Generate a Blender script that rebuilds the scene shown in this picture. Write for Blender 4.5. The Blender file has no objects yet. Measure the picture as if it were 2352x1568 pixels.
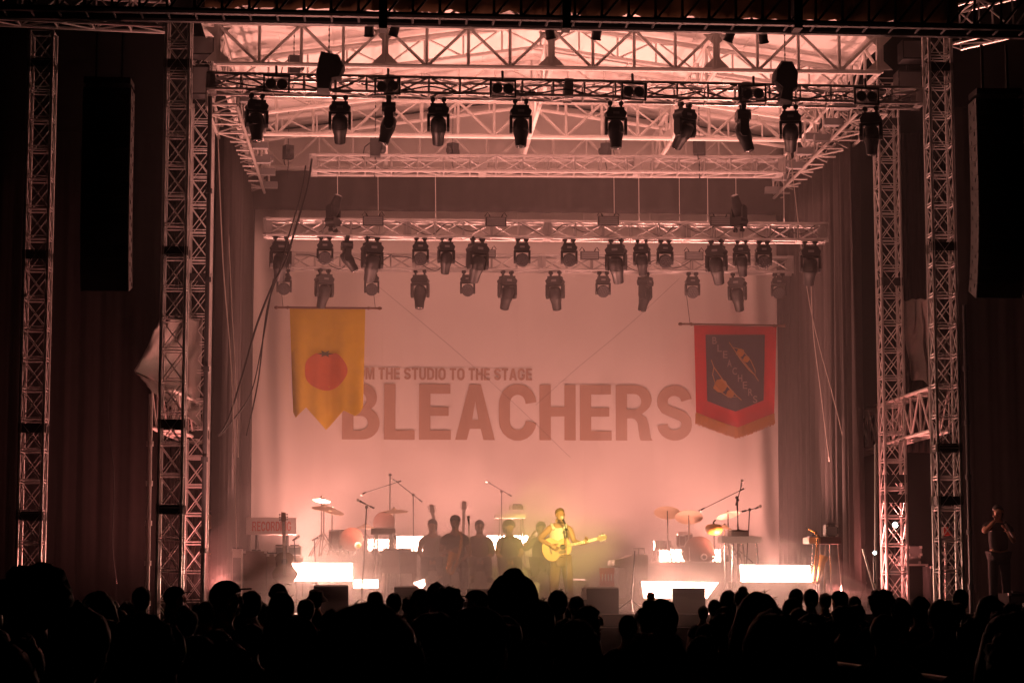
import bpy, bmesh, math, random
from mathutils import Vector, Matrix, noise
R_ = math.radians
random.seed(7)
scene = bpy.context.scene
COL = scene.collection
# ------------------------------------------------------------------ camera, sky, exposure
F = 5000.0; W2, H2 = 1176.0, 784.0            # focal length and centre in working pixels (2352 x 1568)
PITCH = math.atan(566.0 / F); YAW = R_(3.2); CZ = 1.70
cam_d = bpy.data.cameras.new('camera'); cam = bpy.data.objects.new('camera', cam_d); COL.objects.link(cam)
cam_d.sensor_width = 36; cam_d.lens = F / 2352 * 36; cam_d.clip_end = 600; cam_d.clip_start = .2
cam.location = (0, 0, CZ); cam.rotation_euler = (R_(90) + PITCH, 0, -YAW)
cam_d.dof.use_dof = True; cam_d.dof.focus_distance = 37; cam_d.dof.aperture_fstop = 20
scene.camera = cam
scene.render.resolution_x, scene.render.resolution_y = 1024, 682
world = bpy.data.worlds.new('World'); scene.world = world; world.use_nodes = True
sky_n = world.node_tree.nodes.new('ShaderNodeTexSky'); sky_n.sky_type = 'NISHITA'; sky_n.sun_disc = False
sky_n.sun_elevation = R_(-9); sky_n.sun_rotation = R_(200)
world.node_tree.links.new(sky_n.outputs[0], world.node_tree.nodes['Background'].inputs[0])
world.node_tree.nodes['Background'].inputs[1].default_value = .01
scene.view_settings.view_transform = 'Standard'; scene.view_settings.look = 'None'
scene.view_settings.exposure = 0; scene.view_settings.gamma = 1
scene.cycles.max_bounces = 8; scene.cycles.diffuse_bounces = 4; scene.cycles.volume_bounces = 1
scene.cycles.volume_step_rate = 1.5
scene.cycles.use_denoising = True
scene.cycles.sample_clamp_indirect = 4

_fh = Vector((math.sin(YAW), math.cos(YAW), 0)); _rt = Vector((math.cos(YAW), -math.sin(YAW), 0))
_fw = _fh * math.cos(PITCH) + Vector((0, 0, math.sin(PITCH))); _up = -_fh * math.sin(PITCH) + Vector((0, 0, math.cos(PITCH)))
def at(px, py, Y):
    d = _fw + _rt * ((px - W2) / F) + _up * ((H2 - py) / F)
    return Vector((0, 0, CZ)) + d * (Y / d.y)
def mpp(Y): return Y / F
ZF = 1.30                                      # stage floor height

# ------------------------------------------------------------------ lamps of the stage and added fill lamps (bodies are built with their fixtures further down)
PINK = (1.0, .37, .285)
def spot(name, loc, aim, power, cone, color=PINK, rad=.12, blend=.8):
    l = bpy.data.lights.new(name, 'SPOT'); l.energy = power; l.color = color; l.spot_size = R_(cone); l.spot_blend = blend; l.shadow_soft_size = rad
    o = bpy.data.objects.new(name, l); COL.objects.link(o); o.location = loc
    o.rotation_euler = (Vector(aim) - Vector(loc)).to_track_quat('-Z', 'Y').to_euler(); return o
UP = [(690, 40.2), (880, 40.4), (1080, 39.8), (1500, 41.0), (1620, 40.9), (1790, 40.2)]      # floor wash lamps behind the risers, straight up
for px, Y in UP:
    p = at(px, 1350, Y); p.z = ZF + .62
    spot('floor_wash_beam', p, (p.x * .85 + .35, Y - 3.2, 9.3), 3900, 96, blend=1)
BD = [(700, 42.7), (1010, 42.7), (1330, 42.7), (1660, 42.7)]   # low lamps close to the backdrop
for px, Y in BD:
    p = at(px, 1350, Y); p.z = ZF + .62
    spot('backdrop_wash_beam', p, (p.x, 43.9, 8.8), 380, 130, blend=1)
FR = [(505, 34.4), (1545, 37.7), (1878, 34.4)]   # low par cans added near the front to brighten roof trusses and drums
for px, Y in FR:
    p = at(px, 1350, Y); p.z = ZF + .30
    spot('added_front_beam', p, (p.x * .45 + 1.45, Y + 1.6, 10), 700 if Y > 37 else (2600 if px < 1000 else 1300), 80 if px < 1800 else 64, blend=1)
KT = [(862, 38.4, 2.27), (1670, 38.38, 2.16)]      # little lamps added on the drum risers to brighten cymbals and drumheads
for px, Y, z in KT:
    p = at(px, 1350, Y); p.z = z + .14
    spot('added_kit_beam', p, (p.x - .75, 39.3, 3.9), 330, 130, blend=1)
SD = [(520, 36.9, -6.5), (1900, 37.6, 12.5)]                 # floor par lamps added to brighten and redden the side drapes and towers
for px, Y, ax in SD:
    p = at(px, 1350, Y); p.z = ZF + .30
    spot('added_side_beam', p, (ax, 34.6, 5.5), 900, 125, (1, .26, .21), blend=1)
spot('followspot_beam', at(1650, 900, 1) * 1 + Vector((4, -8, 6)), at(1284, 1222, 36.2), 195000, 2.9, (1, .70, .17), .1, .6)

# ------------------------------------------------------------------ materials
MATS = {}
def mat(name, col, rough=.6, metal=0, var=.12, scale=6, bump=0, transl=0, emis=None, estr=0, spec=None):
    if name in MATS: return MATS[name]
    m = bpy.data.materials.new(name); m.use_nodes = True; nt = m.node_tree; N = nt.nodes; L = nt.links
    b = N['Principled BSDF']; b.inputs['Roughness'].default_value = rough; b.inputs['Metallic'].default_value = metal
    if spec is not None: b.inputs['Specular IOR Level'].default_value = spec
    tc = N.new('ShaderNodeTexCoord'); nz = N.new('ShaderNodeTexNoise'); nz.inputs['Scale'].default_value = scale; nz.inputs['Detail'].default_value = 5
    L.new(tc.outputs['Object'], nz.inputs['Vector'])
    mx = N.new('ShaderNodeMix'); mx.data_type = 'RGBA'
    mx.inputs[6].default_value = (*[c * (1 - var) for c in col], 1); mx.inputs[7].default_value = (*[min(1, c * (1 + var)) for c in col], 1)
    L.new(nz.outputs[0], mx.inputs[0]); L.new(mx.outputs[2], b.inputs['Base Color'])
    if bump:
        bp = N.new('ShaderNodeBump'); bp.inputs['Strength'].default_value = bump; bp.inputs['Distance'].default_value = .02
        L.new(nz.outputs[0], bp.inputs['Height']); L.new(bp.outputs[0], b.inputs['Normal'])
    if emis:
        b.inputs['Emission Color'].default_value = (*emis, 1); b.inputs['Emission Strength'].default_value = estr
    if transl:
        t = N.new('ShaderNodeBsdfTranslucent'); L.new(mx.outputs[2], t.inputs[0])
        ms = N.new('ShaderNodeMixShader'); ms.inputs[0].default_value = transl
        L.new(b.outputs[0], ms.inputs[1]); L.new(t.outputs[0], ms.inputs[2]); L.new(ms.outputs[0], N['Material Output'].inputs[0])
    MATS[name] = m; return m
ALU = mat('aluminium', (.78, .77, .77), .38, .35, .2, 9)
ALU_DARK = mat('dark_painted_steel', (.05, .05, .055), .5, .3)
STEEL = mat('grey_painted_steel', (.68, .66, .64), .5, .1, .12)
BLACK = mat('black_plastic', (.022, .022, .024), .45)
BLACKM = mat('black_metal', (.03, .03, .032), .4, .4)
GREYP = mat('grey_plastic', (.2, .2, .205), .5)
CHROME = mat('chrome', (.8, .8, .8), .16, 1.0, .05)
WHITEP = mat('white_paint', (.75, .73, .70), .45, 0, .05)
DRAPE = mat('black_drape', (.04, .033, .033), .9, 0, .25, 4, .3)
SCRIM = mat('black_scrim', (.034, .027, .027), .9, 0, .3, 3, .3, transl=.6)
ROOFM = mat('white_roof_fabric', (.72, .70, .68), .7, 0, .06, 1.2, .1, transl=.15)
CLOTHW = mat('white_backdrop_cloth', (.70, .68, .66), .85, 0, .05, 1.5)
INK = mat('brown_ink', (.43, .31, .25), .9, 0, .06, 3)
LENS = mat('lens_glass', (.25, .25, .26), .05, .9, .05)
PANEL = mat('lit_panel', (.8, .8, .8), .5, emis=(1, .47, .34), estr=105)
TARP = mat('grey_tarp', (.30, .28, .27), .6, 0, .2, 5, .3, transl=.2)
ASPH = mat('dark_ground', (.04, .04, .04), .9, 0, .3, 2, .4)
DECK = mat('stage_floor_paint', (.055, .05, .05), .35, 0, .3, 3)
SKIN = mat('skin', (.44, .25, .16), .5, 0, .08, 12)
SKIN2 = mat('brown_skin', (.22, .12, .08), .5, 0, .08, 12)
HAIRD = mat('dark_hair', (.018, .013, .010), .55, 0, .3, 30)
HAIRB = mat('blond_hair', (.30, .19, .09), .5, 0, .3, 30)
HAIRR = mat('brown_hair', (.07, .04, .022), .55, 0, .3, 30)
CL_BLK = mat('black_cloth', (.02, .02, .022), .9, 0, .3, 8, .2)
CL_NAVY = mat('navy_cloth', (.03, .035, .06), .9, 0, .2, 8, .2)
CL_GREY = mat('grey_cloth', (.13, .125, .12), .9, 0, .2, 8, .2)
CL_WHT = mat('white_cotton', (.86, .84, .80), .9, 0, .08, 14, .4)
CL_BRN = mat('brown_trousers', (.22, .13, .09), .9, 0, .2, 8, .2)
WOODY = mat('amber_spruce', (.60, .26, .04), .4, 0, .12, 3)
WOODD = mat('dark_wood', (.10, .05, .03), .4, 0, .25, 4)
GOLD = mat('brass', (.85, .45, .12), .2, 1.0, .1)
RED = mat('red_felt', (.55, .003, .014), .8, 0, .1, 6)
REDP = mat('red_plastic', (.60, .04, .03), .4)
YEL = mat('yellow_felt', (.70, .50, .03), .85, 0, .12, 5)
YELHEAD = mat('yellow_drumhead', (.62, .36, .05), .5)
SHIELD = mat('charcoal_felt', (.035, .03, .05), .9, 0, .2, 8)
GOLDF = mat('gold_fringe', (.42, .16, .02), .8, 0, .3, 30)
TOM = mat('tomato_red', (.62, .15, .045), .6, 0, .12, 5)
GREEN = mat('stem_green', (.05, .07, .02), .7)
SIGNRED = mat('sign_red', (.55, .12, .10), .6)
BRONZE = mat('cymbal_bronze', (.85, .72, .55), .38, .9, .1)
ORANGE = mat('orange_lit_tarp', (.15, .085, .04), .8, 0, .6, 1.1, transl=.4)  # warm orange light painted into the fabric colour, in uneven patches

ALU2 = mat('dimmed_aluminium', (.46, .45, .45), .42, .55, .25, 9)  # darker copy of the aluminium; dims the rear trusses by colour
MATTE = mat('matte_black', (.02, .02, .02), .95, spec=.1)
DULL = mat('dull_steel', (.30, .29, .28), .5, .3, .2)
ROSE = mat('rosewood', (.20, .115, .075), .45, 0, .2)
# ------------------------------------------------------------------ mesh helpers
ORG = {}
class MB:
    def __init__(s): s.v = []; s.f = []
    def add(s, vs, fs):
        o = len(s.v); s.v += [Vector(v) for v in vs]; s.f += [tuple(i + o for i in f) for f in fs]
    def box(s, c, d, rot=None, taper=1):
        x, y, z = d[0] / 2, d[1] / 2, d[2] / 2
        vs = [Vector(p) for p in ((-x * taper, -y * taper, -z), (x * taper, -y * taper, -z), (x * taper, y * taper, -z), (-x * taper, y * taper, -z), (-x, -y, z), (x, -y, z), (x, y, z), (-x, y, z))]
        if rot is not None: vs = [rot @ v for v in vs]
        s.add([v + Vector(c) for v in vs], [(0, 3, 2, 1), (4, 5, 6, 7), (0, 1, 5, 4), (1, 2, 6, 5), (2, 3, 7, 6), (3, 0, 4, 7)]); return s
    def tube(s, p, q, r, n=6, r2=None):
        p, q = Vector(p), Vector(q); a = q - p
        if a.length < 1e-6: return s
        r2 = r if r2 is None else r2
        a.normalize(); u = a.orthogonal().normalized(); w = a.cross(u)
        vs = []
        for c, rr in ((p, r), (q, r2)):
            for k in range(n):
                t = 2 * math.pi * k / n; vs.append(c + (u * math.cos(t) + w * math.sin(t)) * rr)
        fs = [(k, (k + 1) % n, n + (k + 1) % n, n + k) for k in range(n)] + [tuple(range(n - 1, -1, -1)), tuple(range(n, 2 * n))]
        s.add(vs, fs); return s
    def poly(s, pts, r, n=5):
        pts = [Vector(p) for p in pts]; ring = []; prev = None
        rs = r if isinstance(r, (list, tuple)) else [r] * len(pts)
        vs = []
        for i, p in enumerate(pts):
            a = (pts[min(i + 1, len(pts) - 1)] - pts[max(i - 1, 0)])
            a = a.normalized() if a.length > 1e-9 else Vector((0, 0, 1))
            if prev is None: u = a.orthogonal().normalized()
            else:
                u = prev - a * prev.dot(a); u = u.normalized() if u.length > 1e-6 else a.orthogonal().normalized()
            prev = u; w = a.cross(u)
            vs += [p + (u * math.cos(2 * math.pi * k / n) + w * math.sin(2 * math.pi * k / n)) * rs[i] for k in range(n)]
        m = len(pts)
        fs = [(i * n + k, i * n + (k + 1) % n, (i + 1) * n + (k + 1) % n, (i + 1) * n + k) for i in range(m - 1) for k in range(n)]
        fs += [tuple(range(n - 1, -1, -1)), tuple(range((m - 1) * n, m * n))]
        s.add(vs, fs); return s
    def lathe(s, prof, c=(0, 0, 0), M=None, n=16, sx=1, sy=1):
        vs = []
        for r, z in prof:
            for k in range(n):
                t = 2 * math.pi * k / n; v = Vector((r * sx * math.cos(t), r * sy * math.sin(t), z))
                vs.append((M @ v if M is not None else v) + Vector(c))
        m = len(prof)
        fs = [(i * n + k, i * n + (k + 1) % n, (i + 1) * n + (k + 1) % n, (i + 1) * n + k) for i in range(m - 1) for k in range(n)]
        fs += [tuple(range(n - 1, -1, -1)), tuple(range((m - 1) * n, m * n))]
        s.add(vs, fs); return s
    def ell(s, c, r, n=14, m=9, M=None, lo=-90, hi=90, bump=0, seed=0):
        prof = []
        vs = []
        for i in range(m):
            a = R_(lo + (hi - lo) * i / (m - 1))
            for k in range(n):
                t = 2 * math.pi * k / n
                v = Vector((math.cos(a) * math.cos(t), math.cos(a) * math.sin(t), math.sin(a)))
                g = 1 + (bump * noise.noise(v * 3.1 + Vector((seed, 0, 0))) + bump * .6 * noise.noise(v * 8 + Vector((seed, 3, 0))) if bump else 0)
                v = Vector((v.x * r[0] * g, v.y * r[1] * g, v.z * r[2] * g))
                vs.append((M @ v if M is not None else v) + Vector(c))
        fs = [(i * n + k, i * n + (k + 1) % n, (i + 1) * n + (k + 1) % n, (i + 1) * n + k) for i in range(m - 1) for k in range(n)]
        fs += [tuple(range(n - 1, -1, -1)), tuple(range((m - 1) * n, m * n))]
        s.add(vs, fs); return s
    def prism(s, pts, vec):
        pts = [Vector(p) for p in pts]; n = len(pts); vec = Vector(vec)
        s.add(pts + [p + vec for p in pts], [tuple(range(n)), tuple(range(2 * n - 1, n - 1, -1))] + [(k, n + k, n + (k + 1) % n, (k + 1) % n) for k in range(n)]); return s
    def grid(s, nu, nv, fn, thick=None):
        P = [[Vector(fn(i / nu, j / nv)) for j in range(nv + 1)] for i in range(nu + 1)]
        vs = [p for row in P for p in row]; w = nv + 1
        fs = [(i * w + j, (i + 1) * w + j, (i + 1) * w + j + 1, i * w + j + 1) for i in range(nu) for j in range(nv)]
        if thick is not None:
            t = Vector(thick); k = len(vs); vs = vs + [v + t for v in vs]
            fs2 = [tuple(x + k for x in reversed(f)) for f in fs]
            edge = [(i * w, (i + 1) * w) for i in range(nu)] + [((i + 1) * w + nv, i * w + nv) for i in range(nu)] + [(j + 1, j) for j in range(nv)] + [(nu * w + j, nu * w + j + 1) for j in range(nv)]
            fs = fs + fs2 + [(a, a + k, b + k, b) for a, b in edge]
        s.add(vs, fs); return s
    def mesh(s, me):
        s.add([v.co for v in me.vertices], [tuple(p.vertices) for p in me.polygons]); return s
    def build(s, name, m, parent=None, loc=None, smooth=False, pivot=None):
        if parent is not None: org = ORG[parent.name]
        elif loc is not None: org = Vector(loc)
        else:
            lo = Vector((min(v.x for v in s.v), min(v.y for v in s.v), min(v.z for v in s.v))); hi = Vector((max(v.x for v in s.v), max(v.y for v in s.v), max(v.z for v in s.v)))
            org = Vector(((lo.x + hi.x) / 2, (lo.y + hi.y) / 2, lo.z))
        piv = Vector(pivot) if pivot is not None else org
        me = bpy.data.meshes.new(name); me.from_pydata([v - piv for v in s.v], [], s.f); me.update()
        bm = bmesh.new(); bm.from_mesh(me); bmesh.ops.recalc_face_normals(bm, faces=bm.faces); bm.to_mesh(me); bm.free()
        me.materials.append(m)
        if smooth:
            for p in me.polygons: p.use_smooth = True
            if smooth is not True: me.set_sharp_from_angle(angle=R_(smooth))
        o = bpy.data.objects.new(name, me); COL.objects.link(o); ORG[o.name] = piv
        if parent is not None: o.parent = parent; o.location = piv - org
        else: o.location = org
        return o
def tag(o, label=None, cat=None, group=None, kind=None):
    if label: o['label'] = label
    if cat: o['category'] = cat
    if group: o['group'] = group
    if kind: o['kind'] = kind
    return o
def thing(name, label, cat, loc, group=None):
    o = bpy.data.objects.new(name, None); COL.objects.link(o); o.location = loc; o.empty_display_size = .2
    ORG[o.name] = Vector(loc); return tag(o, label, cat, group)
def copy_tree(o, parent=None):
    c = o.copy(); COL.objects.link(c); c.parent = parent
    for ch in list(o.children): copy_tree(ch, c)
    return c
def kid(o, nm): return [c for c in o.children if c.name.split('.')[0] == nm][0]
ORD = 'first second third fourth fifth sixth seventh eighth ninth tenth eleventh twelfth thirteenth fourteenth'.split()

def text_mesh(txt, bold=.02, thick=.0):
    cu = bpy.data.curves.new('t', 'FONT'); cu.body = txt; cu.size = 1; cu.offset = bold; cu.extrude = thick; cu.resolution_u = 4
    o = bpy.data.objects.new('t', cu); COL.objects.link(o)
    dg = bpy.context.evaluated_depsgraph_get(); me = bpy.data.meshes.new_from_object(o.evaluated_get(dg))
    vs = [v.co.copy() for v in me.vertices]; fs = [tuple(p.vertices) for p in me.polygons]
    bpy.data.objects.remove(o); bpy.data.curves.remove(cu); bpy.data.meshes.remove(me); return vs, fs
def fit_text(mb, txt, x0, x1, z0, z1, y, bold=.02, surf=None):
    vs, fs = text_mesh(txt, bold)
    a, b = min(v.x for v in vs), max(v.x for v in vs); c, d = min(v.y for v in vs), max(v.y for v in vs)
    out = []
    for v in vs:
        X = x0 + (v.x - a) / (b - a) * (x1 - x0); Z = z0 + (v.y - c) / (d - c) * (z1 - z0)
        out.append(Vector((X, y if surf is None else surf(X, Z), Z)))
    mb.add(out, fs)

# heavy grotesque capitals drawn as filled outlines
def arcp(cx, cy, rx, ry, a0, a1, n=10): return [(cx + rx * math.cos(R_(a0 + (a1 - a0) * i / n)), cy + ry * math.sin(R_(a0 + (a1 - a0) * i / n))) for i in range(n + 1)]
def stroke(c, w):
    L = []; Rr = []
    for i, p in enumerate(c):
        a = Vector(c[max(i - 1, 0)]); b = Vector(c[min(i + 1, len(c) - 1)]); d = (b - a).normalized(); n = Vector((-d.y, d.x))
        L.append(tuple(Vector(p) + n * w / 2)); Rr.append(tuple(Vector(p) - n * w / 2))
    return L + Rr[::-1]
GLY = {
 'B': (.66, [[(0, 0), (.36, 0)] + arcp(.36, .29, .30, .29, -90, 62)[1:] + arcp(.34, .745, .27, .255, -35, 90) + [(0, 1)],
             [(.2, .16), (.33, .16)] + arcp(.33, .29, .125, .13, -90, 90)[1:] + [(.2, .42)],
             [(.2, .58), (.31, .58)] + arcp(.31, .71, .115, .13, -90, 90)[1:] + [(.2, .84)]]),
 'L': (.54, [[(0, 0), (.54, 0), (.54, .17), (.2, .17), (.2, 1), (0, 1)]]),
 'E': (.56, [[(0, 0), (.56, 0), (.56, .17), (.2, .17), (.2, .43), (.52, .43), (.52, .59), (.2, .59), (.2, .83), (.55, .83), (.55, 1), (0, 1)]]),
 'A': (.70, [[(0, 0), (.205, 0), (.26, .2), (.45, .2), (.50, 0), (.70, 0), (.455, 1), (.25, 1)], [(.30, .36), (.41, .36), (.355, .70)]]),
 'C': (.64, [stroke(arcp(.33, .66, .235, .255, 2, 180, 9) + arcp(.33, .34, .235, .255, 180, 358, 9), .195)]),
 'H': (.64, [[(0, 0), (.2, 0), (.2, .43), (.44, .43), (.44, 0), (.64, 0), (.64, 1), (.44, 1), (.44, .6), (.2, .6), (.2, 1), (0, 1)]]),
 'R': (.66, [[(0, 0), (.2, 0), (.2, .40), (.30, .40), (.34, .385), (.385, .32), (.42, .06), (.445, 0), (.66, 0), (.62, .05), (.585, .30), (.545, .41), (.46, .475)] + arcp(.36, .74, .28, .26, -55, 90, 12) + [(0, 1)],
             [(.2, .56), (.33, .56)] + arcp(.33, .70, .125, .14, -90, 90)[1:] + [(.2, .84)]]),
 'F': (.53, [[(0, 0), (.2, 0), (.2, .40), (.48, .40), (.48, .56), (.2, .56), (.2, .83), (.53, .83), (.53, 1), (0, 1)]]),
 'T': (.58, [[(.19, 0), (.39, 0), (.39, .83), (.58, .83), (.58, 1), (0, 1), (0, .83), (.19, .83)]]),
 'I': (.2, [[(0, 0), (.2, 0), (.2, 1), (0, 1)]]),
 'D': (.65, [[(0, 0), (.30, 0)] + arcp(.30, .35, .35, .35, -90, 0) + arcp(.30, .65, .35, .35, 0, 90) + [(0, 1)], [(.2, .17), (.28, .17)] + arcp(.28, .36, .17, .19, -90, 0)[1:] + arcp(.28, .64, .17, .19, 0, 90) + [(.2, .83)]]),
 'O': (.68, [arcp(.34, .34, .34, .355, 180, 360) + arcp(.34, .66, .34, .355, 0, 180), arcp(.34, .36, .14, .19, 180, 360) + arcp(.34, .64, .14, .19, 0, 180)]),
 'U': (.63, [[(0, 1), (0, .32)] + arcp(.315, .31, .315, .325, 180, 360) + [(.63, 1), (.43, 1), (.43, .32)] + arcp(.315, .31, .115, .155, 360, 180) + [(.2, 1)]]),
 'M': (.80, [[(0, 0), (.18, 0), (.18, .68), (.32, 0), (.48, 0), (.62, .68), (.62, 0), (.80, 0), (.80, 1), (.53, 1), (.40, .36), (.27, 1), (0, 1)]]),
 'N': (.65, [[(0, 0), (.19, 0), (.19, .62), (.44, 0), (.65, 0), (.65, 1), (.46, 1), (.46, .40), (.21, 1), (0, 1)]]),
 'G': (.66, [stroke(arcp(.33, .66, .235, .255, 4, 180, 9) + arcp(.33, .34, .235, .255, 180, 352, 9) + [(.565, .40), (.565, .52)], .195), [(.36, .38), (.466, .38), (.466, .52), (.36, .52)]]),
 'S': (.62, [stroke(arcp(.31, .715, .215, .19, 5, 180, 9) + [(.10, .65), (.14, .575), (.30, .505), (.45, .44), (.515, .37)] + arcp(.31, .285, .215, .19, 0, -180, 9), .19)]),
}
def glyph_word(mb, word, x0, x1, z0, z1, y):
    gap = .075; tot = sum(GLY[c][0] if c != ' ' else .20 for c in word) + gap * (len(word) - 1); k = (x1 - x0) / tot; x = 0
    for c in word:
        if c == ' ': x += .20 + gap; continue
        cu = bpy.data.curves.new('g', 'CURVE'); cu.dimensions = '2D'; cu.fill_mode = 'BOTH'
        for lp in GLY[c][1]:
            sp = cu.splines.new('POLY'); sp.points.add(len(lp) - 1); sp.use_cyclic_u = True
            for pt, q in zip(sp.points, lp): pt.co = (q[0], q[1], 0, 1)
        o = bpy.data.objects.new('g', cu); COL.objects.link(o)
        dg = bpy.context.evaluated_depsgraph_get(); me = bpy.data.meshes.new_from_object(o.evaluated_get(dg))
        bm = bmesh.new(); bm.from_mesh(me); bmesh.ops.triangulate(bm, faces=bm.faces[:])
        for _ in range(4):
            lg_ = [e for e in bm.edges if (Vector((e.verts[0].co.x * k, e.verts[0].co.y * (z1 - z0))) - Vector((e.verts[1].co.x * k, e.verts[1].co.y * (z1 - z0)))).length > .16]
            if not lg_: break
            bmesh.ops.subdivide_edges(bm, edges=lg_, cuts=1); bmesh.ops.triangulate(bm, faces=bm.faces[:])
        bm.verts.index_update()
        out = []
        for v in bm.verts:
            X, Z = x0 + (x + v.co.x) * k, z0 + v.co.y * (z1 - z0); out.append((X, y(X, Z) if callable(y) else y, Z))
        mb.add(out, [tuple(q.index for q in p.verts) for p in bm.faces]); bm.free()
        bpy.data.objects.remove(o); bpy.data.curves.remove(cu); bpy.data.meshes.remove(me)
        x += GLY[c][0] + gap

# ------------------------------------------------------------------ trusses
def truss(name, label, cat, p0, p1, w, h, bay, rc, rb, m, group=None, style='N', plates=(), plate_m=None, upv=(0, 0, 1)):
    p0, p1 = Vector(p0), Vector(p1); a = p1 - p0; Ln = a.length; a.normalize()
    sd = a.cross(Vector(upv)).normalized(); u = sd.cross(a).normalized()
    t = thing(name, label, cat, p0, group)
    C4 = [(sd * (sx * w / 2) + u * (sz * h / 2)) for sx, sz in ((-1, -1), (1, -1), (1, 1), (-1, 1))]
    for c in C4: MB().tube(p0 + c, p1 + c, rc, 8).build('chord', m, t, smooth=40)
    n = max(1, round(Ln / bay)); lat = MB()
    for i in range(n):
        q0 = p0 + a * (Ln * i / n); q1 = p0 + a * (Ln * (i + 1) / n)
        for k in range(4):
            A, B = C4[k], C4[(k + 1) % 4]
            lat.tube(q0 + A, q0 + B, rb, 5)
            if style == 'X':
                lat.tube(q0 + A, q1 + B, rb * .8, 5); lat.tube(q0 + B, q1 + A, rb * .8, 5)
                lat.tube(q0 + a * .045 + A, q0 + a * .045 + B, rb * .8, 5)
            elif (i + k) % 2: lat.tube(q0 + A, q1 + B, rb, 5)
            else: lat.tube(q0 + B, q1 + A, rb, 5)
    for k in range(4): lat.tube(p1 + C4[k], p1 + C4[(k + 1) % 4], rb, 5)
    lat.build('lattice', m, t, smooth=40)
    Mx = Matrix((sd, a, u)).transposed()
    for f in plates:
        c = p0 + a * (Ln * f)
        b = MB()
        for s1 in (-1, 1):
            b.box(c + sd * s1 * w / 2, (.012, .14, h + 2.6 * rc), Mx); b.box(c + u * s1 * h / 2, (w + 2.6 * rc, .14, .012), Mx)
        b.build('joint_plate', plate_m or m, t)
    return t
def planar(name, label, p0, p1, h, bay, rc, rb, m, group, vert=True, cat='roof truss', flip=0):
    p0, p1 = Vector(p0), Vector(p1); a = p1 - p0; Ln = a.length; a.normalize(); u = Vector((0, 0, 1))
    t = thing(name, label, cat, p0, group)
    MB().tube(p0, p1, rc, 8).build('chord', m, t, smooth=40); MB().tube(p0 + u * h, p1 + u * h, rc, 8).build('chord', m, t, smooth=40)
    lat = MB(); n = max(1, round(Ln / bay))
    for i in range(n + 1):
        q0 = p0 + a * (Ln * i / n)
        if vert: lat.tube(q0, q0 + u * h, rb, 6)
        if i < n:
            q1 = p0 + a * (Ln * (i + 1) / n)
            if (i + flip) % 2: lat.tube(q0, q1 + u * h, rb, 6)
            else: lat.tube(q0 + u * h, q1, rb, 6)
    lat.build('lattice', m, t, smooth=40); return t
# ================================================================== STRUCTURE
g = MB(); g.box((0, 100, -.1), (700, 500, .2)); tag(g.build('ground', ASPH, loc=(0, 0, 0)), kind='structure')
xL, xR = at(480, 1350, 34).x, at(2420, 1350, 34).x
st = thing('stage', 'raised stage floor with a black skirt behind the crowd', 'stage', (xL, 33.8, 0))
b = MB(); b.box(((xL + xR) / 2, 39.4, ZF - .1), (xR - xL, 11.2, .2)); b.build('deck', DECK, st)
b = MB(); b.grid(120, 2, lambda u, v: (xL + (xR - xL) * u, 33.88 + .03 * math.sin(u * 240), v * (ZF - .21)), (0, .02, 0)); b.build('skirt', DRAPE, st, smooth=True)
# ---- roof
rL, rR = at(500, 66, 35).x, at(2020, 66, 35).x; rM = (rL + rR) / 2
zT = at(1280, 66, 35).z; zB = at(1280, 157, 35).z; SL = .14; zR = zT + (rM - rL) * SL
Y0, Y1 = 34.6, 44.1
def gable(x): return zT + .10 + (rM - rL - abs(x - rM)) * SL
b = MB()
def roofpt(u, v):
    x = rL - .3 + (rR - rL + .6) * u; y = Y0 + (Y1 - Y0) * v
    sag = .05 * math.sin(v * math.pi * 3.5) ** 2
    return (x, y, gable(x) + .07 - sag)
b.grid(60, 40, roofpt, (0, 0, .02)); ro = b.build('stage_roof', ROOFM, loc=(rM, Y0, zT), smooth=60)
tag(ro, 'pale fabric roof pitched over the stage, glowing pink from below', 'roof')
b = MB()
for k in range(1, 12):
    x = rL + (rR - rL) * k / 12
    b.tube((x, Y0, gable(x) + .055), (x, Y1, gable(x) + .055), .012, 5)
b.build('seam', ROOFM, ro)
for i, (Y, lb) in enumerate(((35, 'nearest and largest lattice truss crossing under the pale roof'), (40.5, 'middle lattice truss crossing under the pale roof'), (43.75, 'rear lattice truss crossing under the roof above the dark valance'))):
    planar('roof_truss', lb, (rL, Y, zB), (rR, Y, zB), zT - zB, (rR - rL) / 16, .042, .028, STEEL, 'lattice trusses carrying the roof')
for i, (f, nm) in enumerate(((0, 'lattice girder along the left eave of the roof'), (.25, 'second roof girder from the left, seen nearly end on'), (.5, 'lattice girder running back under the roof ridge'), (.75, 'fourth roof girder from the left, running back beside the ridge'), (1, 'lattice girder along the right eave of the roof'))):
    x = rL + (rR - rL) * f
    planar('roof_girder', nm, (x, 35.06, zB + .02), (x, 43.69, zB + .02), (zT - zB), 1.08, .042, .028, STEEL, 'girders running back under the roof', flip=1)
    gr_ = bpy.data.objects[[o.name for o in COL.objects if o.name.startswith('roof_girder')][-1]]
    for Y in (35.03, 40.53):
        b = MB()
        for s in (-1, 1):
            b.prism([(x + s * .02, Y, zB + .05), (x + s * .22, Y, zB + .05), (x + s * .02, Y, zB + .25)], (0, .012, 0))
            b.prism([(x + s * .02, Y, zT - .05), (x + s * .22, Y, zT - .05), (x + s * .02, Y, zT - .25)], (0, .012, 0))
        b.box((x, Y, (zB + zT) / 2), (.11, .10, zT - zB)); b.build('gusset_post', STEEL, gr_)
planar('roof_truss', 'lattice beam just under the dark header along the front edge of the roof', at(490, 50, 34.3), at(2030, 66, 34.3), .62, .72, .04, .028, STEEL, 'lattice trusses carrying the roof')
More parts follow.
